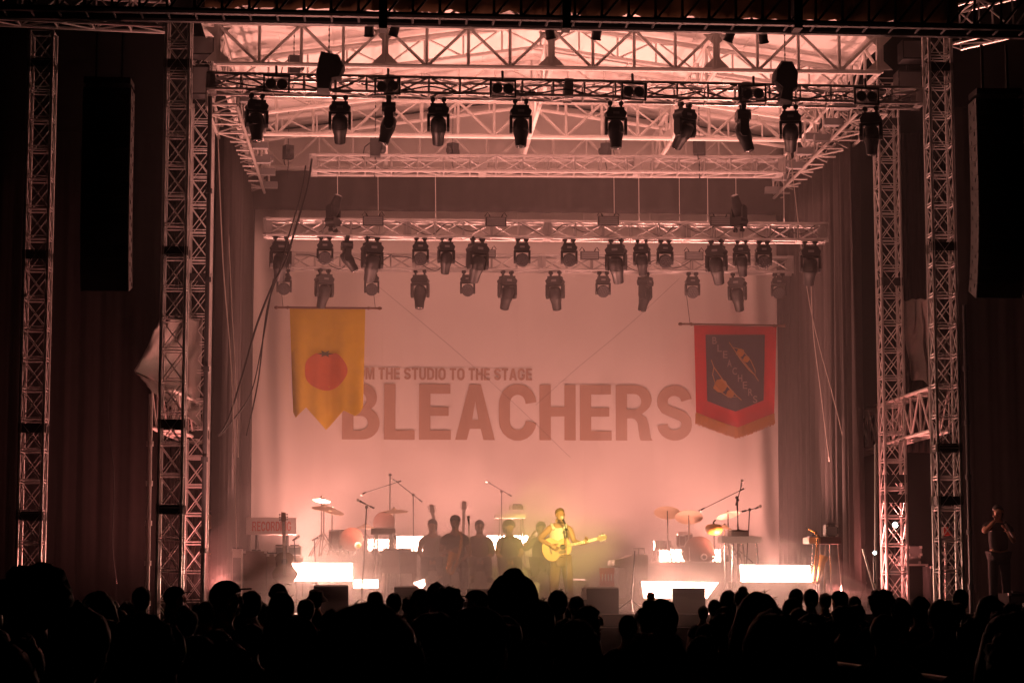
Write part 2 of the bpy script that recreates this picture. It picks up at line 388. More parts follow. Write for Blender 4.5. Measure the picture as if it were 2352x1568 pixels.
for i, Y in enumerate((37.6, 40.1, 42.5)):
    b = MB()
    for s in (-1, 1):
        xe = rL if s < 0 else rR
        b.tube((xe, Y, zT), (rM, Y, zR), .055, 8); b.tube((xe, Y, zT - .42), (rM, Y, zR - .42), .035, 8)
        for k in range(9):
            q = lambda t, d: (xe + (rM - xe) * t, Y, zT + (zR - zT) * t - d)
            b.tube(q(k / 8, 0), q(k / 8, .42), .02, 5)
            if k < 8: b.tube(q(k / 8, 0 if k % 2 else .42), q((k + 1) / 8, .42 if k % 2 else 0), .02, 5)
    o = b.build('rafter', STEEL, loc=(rM, Y, zT), smooth=40)
    tag(o, ORD[i] + ' pitched rafter from the front, under the pale roof fabric', 'rafter', 'pitched rafters of the roof')
for s, x in ((-1, rL), (1, rR)):       # side rails below the eaves with rungs
    truss('side_rail', ('left' if s < 0 else 'right') + ' side rail truss running back below the roof eave', 'truss', (x - .05 * s, 35.4, zB - .42), (x - .05 * s, 43.6, zB - .42), .5, .35, .75, .03, .018, DULL, 'side rails below the eaves')
    ct = thing('cable_tray', ('left' if s < 0 else 'right') + ' row of junction boxes on the rail under the eave', 'cable tray', (x - s * .42, 36, zB - .6), 'junction boxes under the eaves')
    b = MB(); b.tube((x - s * .42, 35.8, zB - .1), (x - s * .42, 43, zB - .1), .025); b.build('rail', STEEL, ct)
    for k in range(9):
        y = 36 + k * .85; b = MB(); b.box((x - s * .42, y, zB - .35 - .1 * (k % 3)), (.34, .16, .12)); jb = b.build('junction_box', GREYP, ct); b = MB(); b.tube((x - s * .42, y, zB - .29 - .1 * (k % 3)), (x - s * .42, y, zB), .02); b.build('hanger', STEEL, jb)
# ---- header across the very front
hp = thing('header_truss', 'black truss across the top edge of the photo, in front of the roof', 'truss', at(-60, 30, 32.8))
A, B = at(-60, 16, 32.8), at(2420, 66, 32.8)
A2, B2 = at(-60, -60, 32.8), at(2420, -10, 32.8)
for P, Q in ((A, B), (A2, B2), (A + Vector((0, .5, 0)), B + Vector((0, .5, 0))), (A + Vector((0, .5, .04)), B + Vector((0, .5, .04)))): MB().tube(P, Q, .055, 8).build('chord', ALU_DARK, hp, smooth=40)
b = MB()
for k in range(40):
    t = k / 40; P = A.lerp(B, t); Q = A2.lerp(B2, t); P2 = A.lerp(B, t + .0125); Q2 = A2.lerp(B2, t + .0125)
    b.tube(P, Q, .022, 5); b.tube(P, A2.lerp(B2, t + .025), .02, 5); b.tube(P, P + Vector((0, .5, 0)), .02, 5)
    b.tube(P + Vector((0, 0, -.05)), P + Vector((0, 0, .09)), .03, 6)
b.build('lattice', ALU_DARK, hp)
for px in (880, 1300, 1830):
    b = MB(); q = at(px, 20, 32.9); b.box(q + Vector((0, 0, .1)), (.13, .3, .9)); b.build('hanging_post', BLACKM, hp)
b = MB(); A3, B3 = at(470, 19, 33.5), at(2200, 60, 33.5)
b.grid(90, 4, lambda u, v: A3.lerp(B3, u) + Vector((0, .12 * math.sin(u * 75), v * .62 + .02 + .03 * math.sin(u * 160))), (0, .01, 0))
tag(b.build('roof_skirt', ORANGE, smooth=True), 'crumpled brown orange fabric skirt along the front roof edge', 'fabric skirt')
# ---- towers
def tower(px, py0, Y, label, w=.36, plate_py=(340,), top=60):
    c = at(px, 300, Y); zt = at(px, top, Y).z; Y += w / 2
    fr = [(at(px, q, Y).z) / zt for q in plate_py]
    t = truss('truss_tower', label, 'truss tower', (c.x, Y, 0), (c.x, Y, zt), w, w + .02, .48, .027, .011, ALU, 'upright truss towers around the stage', 'X', fr, BLACKM, upv=(0, 1, 0))
    b = MB(); b.box((c.x, Y, .05), (.9, .9, .1)); b.build('base_plate', BLACKM, t)
    return t
T1 = tower(90, 0, 34, 'leftmost slim truss tower standing in front of the dark drape', plate_py=(150, 588, 985, 1185), top=70)
T2 = tower(405, 0, 34, 'left front truss tower beside the stage opening', plate_py=(152, 580, 975, 1170), top=30)
T3 = tower(462, 0, 37.4, 'left rear truss tower directly behind the front one', plate_py=(235, 640, 1000), top=90)
T4 = tower(2041, 0, 37.4, 'right rear truss tower just inside the stage opening', plate_py=(285, 650, 1100, 1145), top=180)
T5 = tower(2163, 0, 34, 'right front truss tower, outermost of the right pair', plate_py=(160, 570, 1030, 1150), top=60)
# thin dark poles beside the towers
for px0, px1, Y, top, lb in ((483, 477, 35.2, 215, 'dark steel pole beside the left rear tower'), (347, 340, 34.6, 905, 'short scaffold pole left of the left front tower'), (2215, 2228, 34.6, 700, 'thin dark pole right of the right front tower')):
    P = at(px0, top, Y); b = MB(); b.tube((P.x, Y, 0), P, .035, 8)
    for k in range(6): b.tube((P.x, Y, .8 + k * (P.z - 1) / 6), (P.x, Y, .88 + k * (P.z - 1) / 6), .055, 8)
    tag(b.build('scaffold_pole', ALU_DARK if px0 != 347 else STEEL, smooth=40), lb, 'pole', 'poles beside the towers')
b = MB(); lo = at(2009, 1350, 36); b.tube(at(2012, 1365, 36), at(2012, 1020, 36), .028, 8); b.tube(at(2012, 1365, 36), at(1982, 1260, 36), .02, 8)
tag(b.build('leaning_pole', STEEL, smooth=40), 'pair of thin poles leaning in a V left of the right rear tower', 'poles')
# ---- flown lighting trusses
def lx(name, label, a, bb, Ya, Yb, w, h, bay, m, plates=()):
    return truss(name, label, 'lighting truss', at(*a, Ya), at(*bb, Yb), w, h, bay, .028, .016, m, 'flown lighting trusses', 'N', plates)
lx('lighting_truss', 'front lighting truss, dark, with ten moving lights hanging under it', (483, 192), (2112, 226), 34.6, 34.6, .40, .25, .5, mat('darker_aluminium', (.30, .29, .29), .35, .7, .2, 9), (.002, .25, .5, .75, .998))  # aluminium darker than on the towers
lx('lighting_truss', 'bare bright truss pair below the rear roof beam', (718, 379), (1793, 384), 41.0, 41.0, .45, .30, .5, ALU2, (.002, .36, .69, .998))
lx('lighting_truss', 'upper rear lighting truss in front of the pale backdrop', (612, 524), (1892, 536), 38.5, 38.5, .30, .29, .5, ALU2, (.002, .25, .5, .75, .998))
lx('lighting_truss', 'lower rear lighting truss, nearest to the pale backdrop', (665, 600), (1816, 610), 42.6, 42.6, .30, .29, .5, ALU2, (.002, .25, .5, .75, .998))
truss('side_truss', 'truss sloping up to the right behind the right pair of towers', 'truss', at(1925, 1012, 41.5), at(2158, 940, 36.2), .35, .72, .45, .032, .020, STEEL, 'side trusses in the wings', 'N')
truss('side_truss', 'short truss sloping behind the left front tower', 'truss', at(372, 938, 36.0), at(455, 978, 38.6), .35, .62, .4, .03, .018, STEEL, 'side trusses in the wings', 'N')
truss('wing_truss', 'dark truss running out from the left towers at the top', 'truss', at(-40, 14, 34.4), at(385, 33, 34.4), .4, .5, .55, .027, .016, ALU, 'dark trusses out in the wings', 'N')
truss('wing_truss', 'dark truss in the top right corner beyond the right front tower', 'truss', at(2190, 66, 34.4), at(2420, 10, 33), .4, .62, .55, .027, .016, ALU, 'dark trusses out in the wings', 'N')
# ---- drapes
bxl, bxr = at(568, 800, 44).x, at(1800, 800, 44).x; zt = at(1200, 488, 44).z
def fold(x): return .05 * math.sin(x * 2.1) + .03 * math.sin(x * 5.3 + 1) + .014 * math.sin(x * 13)
def bdy(x, z):
    e = min(1, max(0, (min(x - bxl, bxr - x)) / 1.6)); k = .05 + .95 * (1 - e) ** 2
    return 44 + k * (.10 * math.sin(x * 6.5) + .05 * math.sin(x * 13 + z * .4)) + .015 * math.sin(z * 1.3 + x) + .035 * noise.noise(Vector((x * 1.1, z * .35, 4))) + .012 * noise.noise(Vector((x * 4.2, z * .8, 9)))
bd = thing('backdrop', 'huge pale cloth backdrop printed with grey lettering behind the band', 'backdrop', ((bxl + bxr) / 2, 44, ZF))
b = MB(); b.grid(220, 12, lambda u, v: (bxl + (bxr - bxl) * u, bdy(bxl + (bxr - bxl) * u, v * 8), ZF + .02 + (zt - ZF) * v), (0, .01, 0)); b.build('cloth', CLOTHW, bd, smooth=True)
b = MB()
for k in range(1, 8):
    x = bxl + (bxr - bxl) * k / 8; zz = [ZF + .02 + (zt - ZF) * i / 24 for i in range(25)]
    b.grid(1, 24, lambda u, v: (x + .014 * (u - .5), bdy(x, v * 8) - .006, ZF + .02 + (zt - ZF) * v), (0, .004, 0))
b.build('seam', CLOTHW, bd)
q0, q1 = at(785, 1008, 43.9), at(1590, 884, 43.9)
b = MB(); glyph_word(b, 'BLEACHERS', q0.x, q1.x, q0.z, q1.z, lambda X, Z: bdy(X, (Z - ZF) / (zt - ZF) * 8) - .012); b.build('headline_lettering', INK, bd)
q0, q1 = at(785, 870, 43.9), at(1223, 845, 43.9)
b = MB(); glyph_word(b, 'FROM THE STUDIO TO THE STAGE', q0.x, q1.x, q0.z, q1.z, lambda X, Z: bdy(X, (Z - ZF) / (zt - ZF) * 8) - .012); b.build('tagline_lettering', INK, bd)
b = MB(); vz0, vz1 = at(1200, 488, 43.4).z, at(1200, 398, 43.4).z; vx0, vx1 = at(560, 450, 43.4).x, at(1802, 450, 43.4).x
b.grid(160, 6, lambda u, v: (vx0 + (vx1 - vx0) * u, 43.4 + .025 * math.sin(u * 150) + .02 * math.sin(u * 47), vz0 + (vz1 - vz0) * v), (0, .012, 0))
tag(b.build('valance', DRAPE, smooth=True), 'wide black valance hanging above the pale backdrop', 'valance')
b = MB(); b.grid(60, 8, lambda u, v: (rL + (rR - rL) * u, 43.95 + .02 * math.sin(u * 90), vz1 - .1 + (gable(rL + (rR - rL) * u) + .05 - vz1) * v), (0, .012, 0))
tag(b.build('roof_end_wall', ROOFM, smooth=True), 'pale fabric end wall closing the roof above the dark valance', 'fabric wall')
def drape(label, P, Q, z0, z1, m, nf, amp=.10, name='drape', group='black drapes closing the stage sides'):
    P, Q = Vector(P), Vector(Q); d = (Q - P); n = Vector((-d.y, d.x, 0)).normalized(); Ln = d.length; sd = random.random() * 9
    b = MB(); b.grid(int(nf * 8), 10, lambda u, v: P + d * u + n * amp * (math.sin(u * nf * 6.28 + .4 * math.sin(v * 3 + sd)) + .5 * math.sin(u * nf * 2.3 * 6.28 + sd)) + Vector((0, 0, z0 + (z1 - z0) * v)), n * .012)
    return tag(b.build(name, m, smooth=True), label, 'drape', group)
zS = zB - .1
drape('black drape closing the left side of the stage', (rL - .1, 38, 0), (bxl + .02, 44.2, 0), ZF, zS - .3, DRAPE, 22)
drape('black drape closing the right side of the stage', (bxr - .02, 44.2, 0), (rR + .2, 38, 0), ZF, zS - .3, DRAPE, 22)
XL = lambda px, Y: at(px, 800, Y).x
drape('dark gauze drape behind the leftmost tower', (XL(-90, 37.7), 37.7, 0), (XL(372, 37.7), 37.7, 0), 0, 9.6, SCRIM, 9, .018, group='dark gauze drapes in the wings')
drape('dark gauze drape between the two right towers', (XL(2060, 38.4), 38.4, 0), (XL(2180, 38.4), 38.4, 0), 4.1, 9.9, SCRIM, 8, .06, group='dark gauze drapes in the wings')
drape('black drape far right beyond the towers', (XL(2185, 36.7), 36.7, 0), (XL(2560, 36.7), 36.7, 0), 0, 10, DRAPE, 8, .02, group='dark gauze drapes in the wings')
drape('dark drape filling the gap behind the left towers', (XL(360, 38.6), 38.6, 0), (XL(500, 38.6), 38.6, 0), 0, 9.9, SCRIM, 10, .06, group='dark gauze drapes in the wings')
# tarps lit by the stage in the wings
def tarp(label, pts, Y, dY, m=TARP):
    P = [at(*q, Y) for q in pts]
    b = MB(); b.grid(24, 24, lambda u, v: (P[0].lerp(P[1], u)).lerp(P[3].lerp(P[2], u), v) + Vector((0, dY * u + .20 * noise.noise(Vector((u * 5, v * 2, Y))) + .09 * math.sin(u * 17 + v * 5 + 2 * noise.noise(Vector((u * 3, v * 3, 1)))), .05 * noise.noise(Vector((u * 3, v * 6, 2))))), (0, .01, 0))
    return tag(b.build('tarp', m, smooth=True), label, 'tarp', 'grey tarps bunched in the wings')
tarp('bunched grey tarp lit pink left of the left front tower', [(366, 735), (440, 690), (430, 905), (310, 852)], 35.3, 2.2)
tarp('loose end of grey tarp below the left bunch', [(308, 850), (430, 905), (430, 960), (350, 900)], 35.28, 2.2)
tarp('grey tarp flap between the two right towers', [(2075, 690), (2105, 700), (2140, 900), (2088, 870)], 37.8, -1)
tarp('pale tarp fold behind the right front tower', [(2140, 780), (2200, 760), (2205, 905), (2140, 935)], 36, .6)
# ---- speaker hangs
def line_array(label, px, py_top, n, Y, curve, s):
    P = at(px, py_top, Y); t = thing('line_array', label, 'line array', (P.x, P.y, P.z), 'flown line arrays beside the stage')
    b = MB(); b.box(P + Vector((0, .2, .10)), (.72, .5, .09)); b.tube(P + Vector((-.2, .2, .15)), P + Vector((-.2, .2, .9)), .025); b.tube(P + Vector((.2, .2, .15)), P + Vector((.2, .2, .9)), .025); b.build('rigging_frame', BLACKM, t)
    z = P.z; y = P.y; ang = -.02
    for i in range(n):
        ang += curve * (i / n) ** 2
        M = Matrix.Rotation(ang, 3, 'X'); c = Vector((P.x, y, z)) + M @ Vector((0, .22, -.125))
        b = MB(); b.box(c, (.74, .46, .236), M)
        for sx in (-1, 1):
            b.box(c + M @ Vector((sx * .376, -.08, .05)), (.012, .05, .06), M); b.box(c + M @ Vector((sx * .376, .12, -.05)), (.012, .05, .06), M)
        cb = b.build('speaker_cabinet', GREYP, t)
        b = MB(); b.box(c + M @ Vector((0, -.232, 0)), (.70, .012, .21), M); b.build('grille', BLACK, cb)
        z += (M @ Vector((0, 0, -.245))).z; y += (M @ Vector((0, 0, -.245))).y
    return t
line_array('flown column of black loudspeakers left of the stage, hanging before the dark drape', 247, 200, 13, 33.4, .07, -1)
line_array('flown curved column of black loudspeakers right of the stage', 2294, 225, 13, 33.2, .10, 1)
# ---- banners
def px_poly(pts, Y): return [at(*p, Y) for p in pts]
def cloth_poly(mb, pts, Y, amp, th=.012, fr=3.0, ph=0, inset=0, zr=None):
    P = px_poly(pts, Y)
    bm = bmesh.new(); vs = [bm.verts.new(p) for p in P]; f = bm.faces.new(vs); f.normal_update(); bmesh.ops.triangulate(bm, faces=[f])
    for _ in range(5):
        long = [e for e in bm.edges if e.calc_length() > .14]
        if not long: break
        bmesh.ops.subdivide_edges(bm, edges=long, cuts=1); bmesh.ops.triangulate(bm, faces=bm.faces[:])
    bm.verts.index_update(); z1 = zr[0] if zr else max(p.z for p in P); z0 = zr[1] if zr else min(p.z for p in P)
    def w(v): return amp * (z1 - v.z) / (z1 - z0) * (math.sin(v.x * fr * 2.2 + ph + v.z * .5) + .5 * math.sin(v.x * fr * 5 + 1)) - inset
    vv = [Vector((v.co.x, Y + w(v.co), v.co.z)) for v in bm.verts]; ff = [tuple(v.index for v in f.verts) for f in bm.faces]
    n = len(vv); be = [(e.verts[0].index, e.verts[1].index) for e in bm.edges if len(e.link_faces) == 1]
    mb.add(vv + [v + Vector((0, th, 0)) for v in vv], ff + [tuple(i + n for i in reversed(f)) for f in ff] + [(a, c, c + n, a + n) for a, c in be]); bm.free()
YB = 43.2
Z12 = lambda X, Y: (611.5 + X * .2580, 677.4 + Y * .2580)
ZY = (at(748, 706, YB).z, at(748, 986, YB).z)
yb = thing('hanging_banner', 'yellow banner with a zigzag hem and a red tomato, hung before the backdrop', 'banner', at(748, 960, YB), 'cloth banners hung from poles')
b = MB(); cloth_poly(b, [Z12(*p) for p in ((208, 112), (882, 116), (872, 600), (862, 1000), (835, 1050), (795, 1078), (690, 1030), (530, 1195), (355, 1000), (265, 1095), (240, 1045), (225, 600))], YB, .13, ph=1, zr=ZY); b.build('cloth', YEL, yb, smooth=60)
b = MB(); cx, cy = Z12(530, 672); cloth_poly(b, [(cx + 49 * math.cos(t) * (1 + .03 * math.cos(5 * t)), cy + 45 * math.sin(t) - (0 if abs(math.cos(t)) > .3 else 0) + (4 if 1.2 < (2 * math.pi - t) < 1.95 else 0)) for t in [2 * math.pi * k / 40 for k in range(40)]], YB, .13, ph=1, inset=.016, th=.008, zr=ZY); b.build('tomato_patch', TOM, yb, smooth=60)
b = MB(); cx, cy = Z12(525, 522)
cloth_poly(b, [(cx + r * math.cos(t), cy + .45 * r * math.sin(t)) for r, t in [((19, 8)[k % 2], 2 * math.pi * k / 12) for k in range(12)]], YB, .13, ph=1, inset=.028, th=.006, zr=ZY); b.build('leaf_patch', GREEN, yb)
def banner_pole(t, a, c, hooks):
    A, B = at(*a, YB - .02), at(*c, YB - .02); b = MB(); b.tube(A, B, .022, 8)
    for P, s in ((A, -1), (B, 1)): b.ell(P, (.05, .035, .035), 8, 6); b.ell(P + Vector((s * -.22, 0, 0)), (.03, .035, .035), 8, 6)
    b.build('pole', DARKW, t, smooth=60)
    for h0, h1 in hooks: MB().poly([at(*h1, YB - .02), at(*h0, YB + .0)], .007, 4).build('hanging_wire', BLACKM, t)
DARKW = mat('dark_wood_pole', (.12, .05, .03), .5)
banner_pole(yb, (635, 706), (872, 708), [((641, 610), (650, 706)), ((852, 615), (862, 707))])
Z13 = lambda X, Y: (1505.3 + X * .24, 677.4 + Y * .24)
ZRD = (at(*Z13(370, 279), YB).z, at(*Z13(785, 1360), YB).z)
rb = thing('hanging_banner', 'red pennant with a dark lettered shield and gold fringe, hung before the backdrop', 'banner', at(1690, 980, YB), 'cloth banners hung from poles')
b = MB(); cloth_poly(b, [Z13(*p) for p in ((370, 279), (1160, 290), (1150, 700), (1137, 1130), (960, 1198), (785, 1268), (580, 1195), (388, 1122), (380, 700))], YB, .03, zr=ZRD); b.build('cloth', RED, rb, smooth=60)
b = MB(); cloth_poly(b, [Z13(*p) for p in ((480, 380), (1047, 380), (1036, 1005), (900, 1062), (765, 1115), (620, 1062), (497, 1012))], YB, .03, inset=.016, th=.008, zr=ZRD); b.build('shield', SHIELD, rb, smooth=60)
b = MB(); cloth_poly(b, [Z13(*p) for p in ((388, 1122), (580, 1195), (785, 1268), (960, 1198), (1137, 1130), (1146, 1225), (960, 1290), (790, 1360), (580, 1290), (390, 1222))], YB, .03, inset=.008, zr=ZRD)
for k in range(120):
    t = k / 119; p0 = Vector(Z13(388 + 397 * 2 * t if t < .5 else 785 + 352 * (2 * t - 1), 1130 + 140 * 2 * t if t < .5 else 1270 - 138 * (2 * t - 1))); q = p0 + Vector((random.uniform(-1, 1), 25 + random.uniform(-2, 2)))
    b.tube(at(p0.x, p0.y, YB - .02), at(q.x, q.y, YB - .02), .012, 4)
b.build('fringe', GOLDF, rb)
LET = mat('grey_thread', (.22, .16, .17), .8)
b = MB()
for ch, X, Yy in zip('BLEACHERS', (562, 610, 664, 704, 754, 806, 853, 905, 950), (438, 512, 572, 656, 730, 798, 865, 932, 1000)):
    a0 = at(*Z13(X - 21, Yy + 34), YB); a1 = at(*Z13(X + 21, Yy - 34), YB); fit_text(b, ch, a0.x, a1.x, a0.z, a1.z, YB - .062, .012)
b.build('lettering', LET, rb)
def leaf(pts, stick, spots):
    b = MB(); P = [at(*Z13(*p), YB - .062) for p in pts]; b.poly(P + [P[0]], .010, 4); b.poly([at(*Z13(*p), YB - .062) for p in stick], .009, 4); b.build('leaf_outline', mat('gold_thread', (.34, .17, .06), .6), rb)
    b = MB()
    for X, Yy, r in spots:
        c = at(*Z13(X, Yy), YB - .055); b.prism([c + Vector((r * .0028 * (1 + .2 * math.sin(3 * k)) * math.cos(k * .698), 0, r * .0028 * math.sin(k * .698))) for k in range(9)], (0, .01, 0))
    b.build('leaf_fill', mat('gold_patch', (.42, .18, .025), .7), rb)
leaf([(740, 500), (800, 515), (860, 560), (915, 630), (955, 720), (955, 765), (900, 720), (820, 620)], [(705, 450), (745, 510), (850, 640), (955, 770), (987, 822)], [(815, 552, 30), (872, 612, 24)])
leaf([(560, 690), (548, 760), (575, 850), (640, 935), (700, 978), (780, 972), (720, 905), (660, 830), (600, 745)], [(535, 620), (560, 690), (660, 830), (780, 965), (825, 1005)], [(625, 868, 50), (718, 945, 30)])
banner_pole(rb, (1563, 744), (1803, 748), [((1574, 655), (1585, 744)), ((1785, 655), (1792, 747))])
# ================================================================== LIGHT FIXTURES
def make_mover(name, cat, s=1.0):
    t = thing(name, 'x', cat, (0, 0, 0))
    for sx in (-1, 1):
        b = MB(); b.box((sx * .09 * s, 0, -.035), (.03, .07, .09)); b.tube((sx * .09 * s, -.04, .01), (sx * .09 * s, .04, .01), .04, 8); b.build('clamp', BLACKM, t)
    b = MB(); o = [(-.13, -.07), (.13, -.07), (.13, -.11), (.175, -.16), (.15, -.235), (.12, -.235), (-.12, -.235), (-.15, -.235), (-.175, -.16), (-.13, -.11)]
    b.prism([(x * s, -.11 * s, z * s) for x, z in o], (0, .22 * s, 0)); base = b.build('base', BLACK, t)
    b = MB(); b.box((0, -.112 * s, -.16 * s), (.10 * s, .006, .04 * s)); b.build('display', GREYP, base)
    b = MB()
    for sx in (-1, 1): b.prism([(sx * .135 * s, -.07 * s, -.23 * s), (sx * .135 * s, .07 * s, -.23 * s), (sx * .135 * s, .075 * s, -.45 * s), (sx * .135 * s, .04 * s, -.51 * s), (sx * .135 * s, -.04 * s, -.51 * s), (sx * .135 * s, -.075 * s, -.45 * s)], (sx * .045 * s, 0, 0))
    b.box((0, 0, -.25 * s), (.30 * s, .13 * s, .035 * s)); b.build('yoke', BLACK, t)
    return t, s
def make_profile():
    t, s = make_mover('moving_light', 'moving light'); pv = (0, 0, -.41)
    b = MB(); prof = [(.03, .14), (.085, .13), (.118, .09), (.125, .02), (.125, -.08), (.115, -.13), (.10, -.19), (.092, -.29), (.088, -.33), (.07, -.335)]
    b.lathe(prof, pv, None, 14, 1, .95)
    for k in range(3): b.lathe([(.118, -.0 - k * .03), (.13, -.005 - k * .03), (.13, -.015 - k * .03), (.118, -.02 - k * .03)], pv, None, 14, 1, .95)
    h = b.build('head', BLACK, t, smooth=35, pivot=pv)
    b = MB(); b.ell((0, 0, -.41 - .325), (.08, .08, .03), 14, 7); b.build('lens', LENS, h, smooth=True); return t
def make_wash():
    t, s = make_mover('wash_light', 'wash light', .72); pv = (0, 0, -.31)
    b = MB(); M = Matrix.Rotation(R_(90), 3, 'X')
    b.lathe([(.05, -.12), (.09, -.10), (.105, -.02), (.108, .06), (.10, .075)], pv, M, 16)
    h = b.build('head', BLACK, t, smooth=35, pivot=pv)
    b = MB(); b.lathe([(.094, .07), (.094, .079)], pv, M, 16)
    for r, n in ((0, 1), (.042, 6), (.074, 12)):
        for k in range(n): b.ell(Vector(pv) + Vector((r * math.cos(6.283 * k / n), -.08, r * math.sin(6.283 * k / n))), (.015, .008, .015), 8, 5)
    b.build('lens_array', mat('led_lenses', (.16, .16, .17), .15, .3), h); return t
PROF, WASH = make_profile(), make_wash()
used = set()
def fix(proto, px, z_at, Y, pan, tilt, label, group, scale=1, up=False):
    o = proto if proto.name not in used else copy_tree(proto); used.add(proto.name)
    o.location = z_at; o.rotation_euler = (R_(180) if up else 0, 0, R_(pan)); o.scale = (scale,) * 3
    kid(o, 'head').rotation_euler = (R_(tilt), 0, 0); o['label'] = label; o['group'] = group; return o
def along(px, x0, y0, k, off, Y): return at(px, y0 + (px - x0) * k + off, Y)
fr = [(590, 15, -8), (781, 0, 32), (893, 90, 16), (1007, 0, 35), (1196, 0, -6), (1414, 0, -6), (1573, 35, 42), (1706, -90, 18), (1815, -10, 40), (2000, 160, -10)]
desc = ['pointing down', 'with its pale lens end tipped to the audience', 'tipped sideways to the right', 'with its pale lens end tipped forward', 'pointing straight down', 'pointing straight down', 'turned to the left', 'tipped sideways to the left', 'under the right cloth bag', 'near the right rear tower']
for i, (px, pan, tilt) in enumerate(fr):
    fix(PROF, px, along(px, 483, 192, .0209, 28, 34.45), 34.45, pan, tilt, f'{ORD[i]} moving light under front truss, {desc[i]}', 'moving lights under the front truss')
t2 = [('P', 645, 10, 28, 1.0), ('W', 747, 0, 8, 1), ('P', 797, -80, 34, .8), ('P', 855, 20, 30, 1), ('W', 966, 0, 8, 1), ('P', 1025, 10, 24, .8), ('P', 1097, 25, 30, 1), ('W', 1199, 0, 10, 1), ('W', 1307, 0, 8, 1), ('P', 1415, -20, 32, 1), ('P', 1474, -15, 22, .8), ('W', 1527, 0, 12, 1), ('P', 1645, -25, 30, 1), ('P', 1703, -20, 24, .8), ('W', 1753, 0, 8, 1), ('P', 1860, 0, 28, 1)]
t3 = [('W', 653, 0, 8, 1), ('P', 745, 25, 30, .95), ('W', 854, 0, 8, 1), ('P', 965, 170, 14, .95), ('W', 1074, 0, 8, 1), ('P', 1165, 20, 28, .95), ('P', 1275, -20, 26, .95), ('W', 1385, 0, 8, 1), ('P', 1482, 60, 14, .95), ('W', 1590, 0, 8, 1), ('P', 1693, -25, 30, .95), ('W', 1788, 0, 8, 1)]
for lst, x0, y0, k, Y, nm in ((t2, 612, 524, .0094, 38.5, 'upper rear truss'), (t3, 665, 600, .0087, 42.6, 'lower rear truss')):
    c = {'P': 0, 'W': 0}
    for kd, px, pan, tilt, sc in lst:
        i = c[kd]; c[kd] += 1
        wd = ('black moving light', 'moving lights') if kd == 'P' else ('small round wash light', 'wash lights')
        fix(PROF if kd == 'P' else WASH, px, along(px, x0, y0, k, 22, Y - .1), Y, pan, tilt, f'{ORD[i]} {wd[0]} from the left hanging under the {nm}', f'{wd[1]} under the {nm}', sc * (1.05 if kd == 'P' else 1.15))
for px, pan, wh in ((765, 60, 'left'), (1697, -50, 'right')):
    fix(PROF, px, at(px, 528, 38.3), 38.3, pan, 22, f'moving light clamped upright on top of the upper rear truss near its {wh} end', 'moving lights standing on the upper rear truss', .85, True)
# strobes on the rear trusses
def make_strobe():
    t = thing('strobe_light', 'x', 'strobe light', (0, 0, 0)); b = MB(); b.box((0, 0, 0), (.37, .12, .16)); c = b.build('casing', BLACKM, t)
    b = MB()
    for k in range(4): b.box((0, -.066, -.052 + k * .035), (.33, .012, .026))
    b.build('reflector', GREYP, t); b = MB()
    for s in (-1, 1): b.tube((s * .10, 0, .08), (s * .12, 0, .13), .012); b.poly([(s * .12, 0, .13), (s * .15, 0, .17), (s * .2, .02, .1)], .008)
    b.build('bracket', BLACKM, t); return t
SB = make_strobe()
for i, (px, py, Y, s, lb) in enumerate(((857, 508, 38.2, 1, 'grey strobe on the upper rear truss, leftmost of four'), (1139, 510, 38.2, 1, 'grey strobe on the upper rear truss, second of four'), (1397, 508, 38.2, 1, 'grey strobe on the upper rear truss, third of four'), (1654, 509, 38.2, 1, 'grey strobe on the upper rear truss, rightmost of four'), (1118, 583, 42.3, .95, 'strobe on the lower truss, half hidden behind a moving light'), (1354, 587, 42.3, .98, 'strobe on the lower truss near the middle of the backdrop'), (1594, 588, 42.3, .98, 'strobe on the lower truss, its rightmost one'))):
    o = SB if i == 0 else copy_tree(SB); o.location = at(px, py, Y); o.scale = (s,) * 3; o['label'] = lb; o['group'] = 'strobes on the rear trusses'
# blinders on the front truss
def make_blinder():
    t = thing('blinder_light', 'x', 'blinder', (0, 0, 0)); b = MB()
    for z in (-.13, .13): b.box((0, 0, z), (.40, .05, .025))
    for x in (-.2, .2): b.box((x, 0, 0), (.025, .05, .285))
    b.tube((0, .02, .12), (0, .05, .30), .022); b.build('frame', BLACKM, t)
    for x in (-.09, .09):
        b = MB(); M = Matrix.Rotation(R_(90), 3, 'X'); b.lathe([(.03, -.16), (.075, -.10), (.088, 0), (.088, .02)], (x, 0, 0), M, 14); l = b.build('lamp', BLACK, t, smooth=35)
        b = MB(); b.lathe([(.076, .015), (.06, .024)], (x, 0, 0), M, 14); b.build('lens', mat('dark_lens', (.05, .05, .05), .1, .6), l)
    return t
BL = make_blinder()
for i, px in enumerate((635, 890, 1155, 1455, 1730, 1990)):
    o = BL if i == 0 else copy_tree(BL); o.location = along(px, 483, 192, .0209, -2, 34.2); o['label'] = f'{ORD[i]} twin blinder lamp from the left fixed on the front truss'; o['group'] = 'blinders on the front truss'; o.rotation_euler = (0, 0, R_((10, -12, 5, 14, -18, 8)[i]))
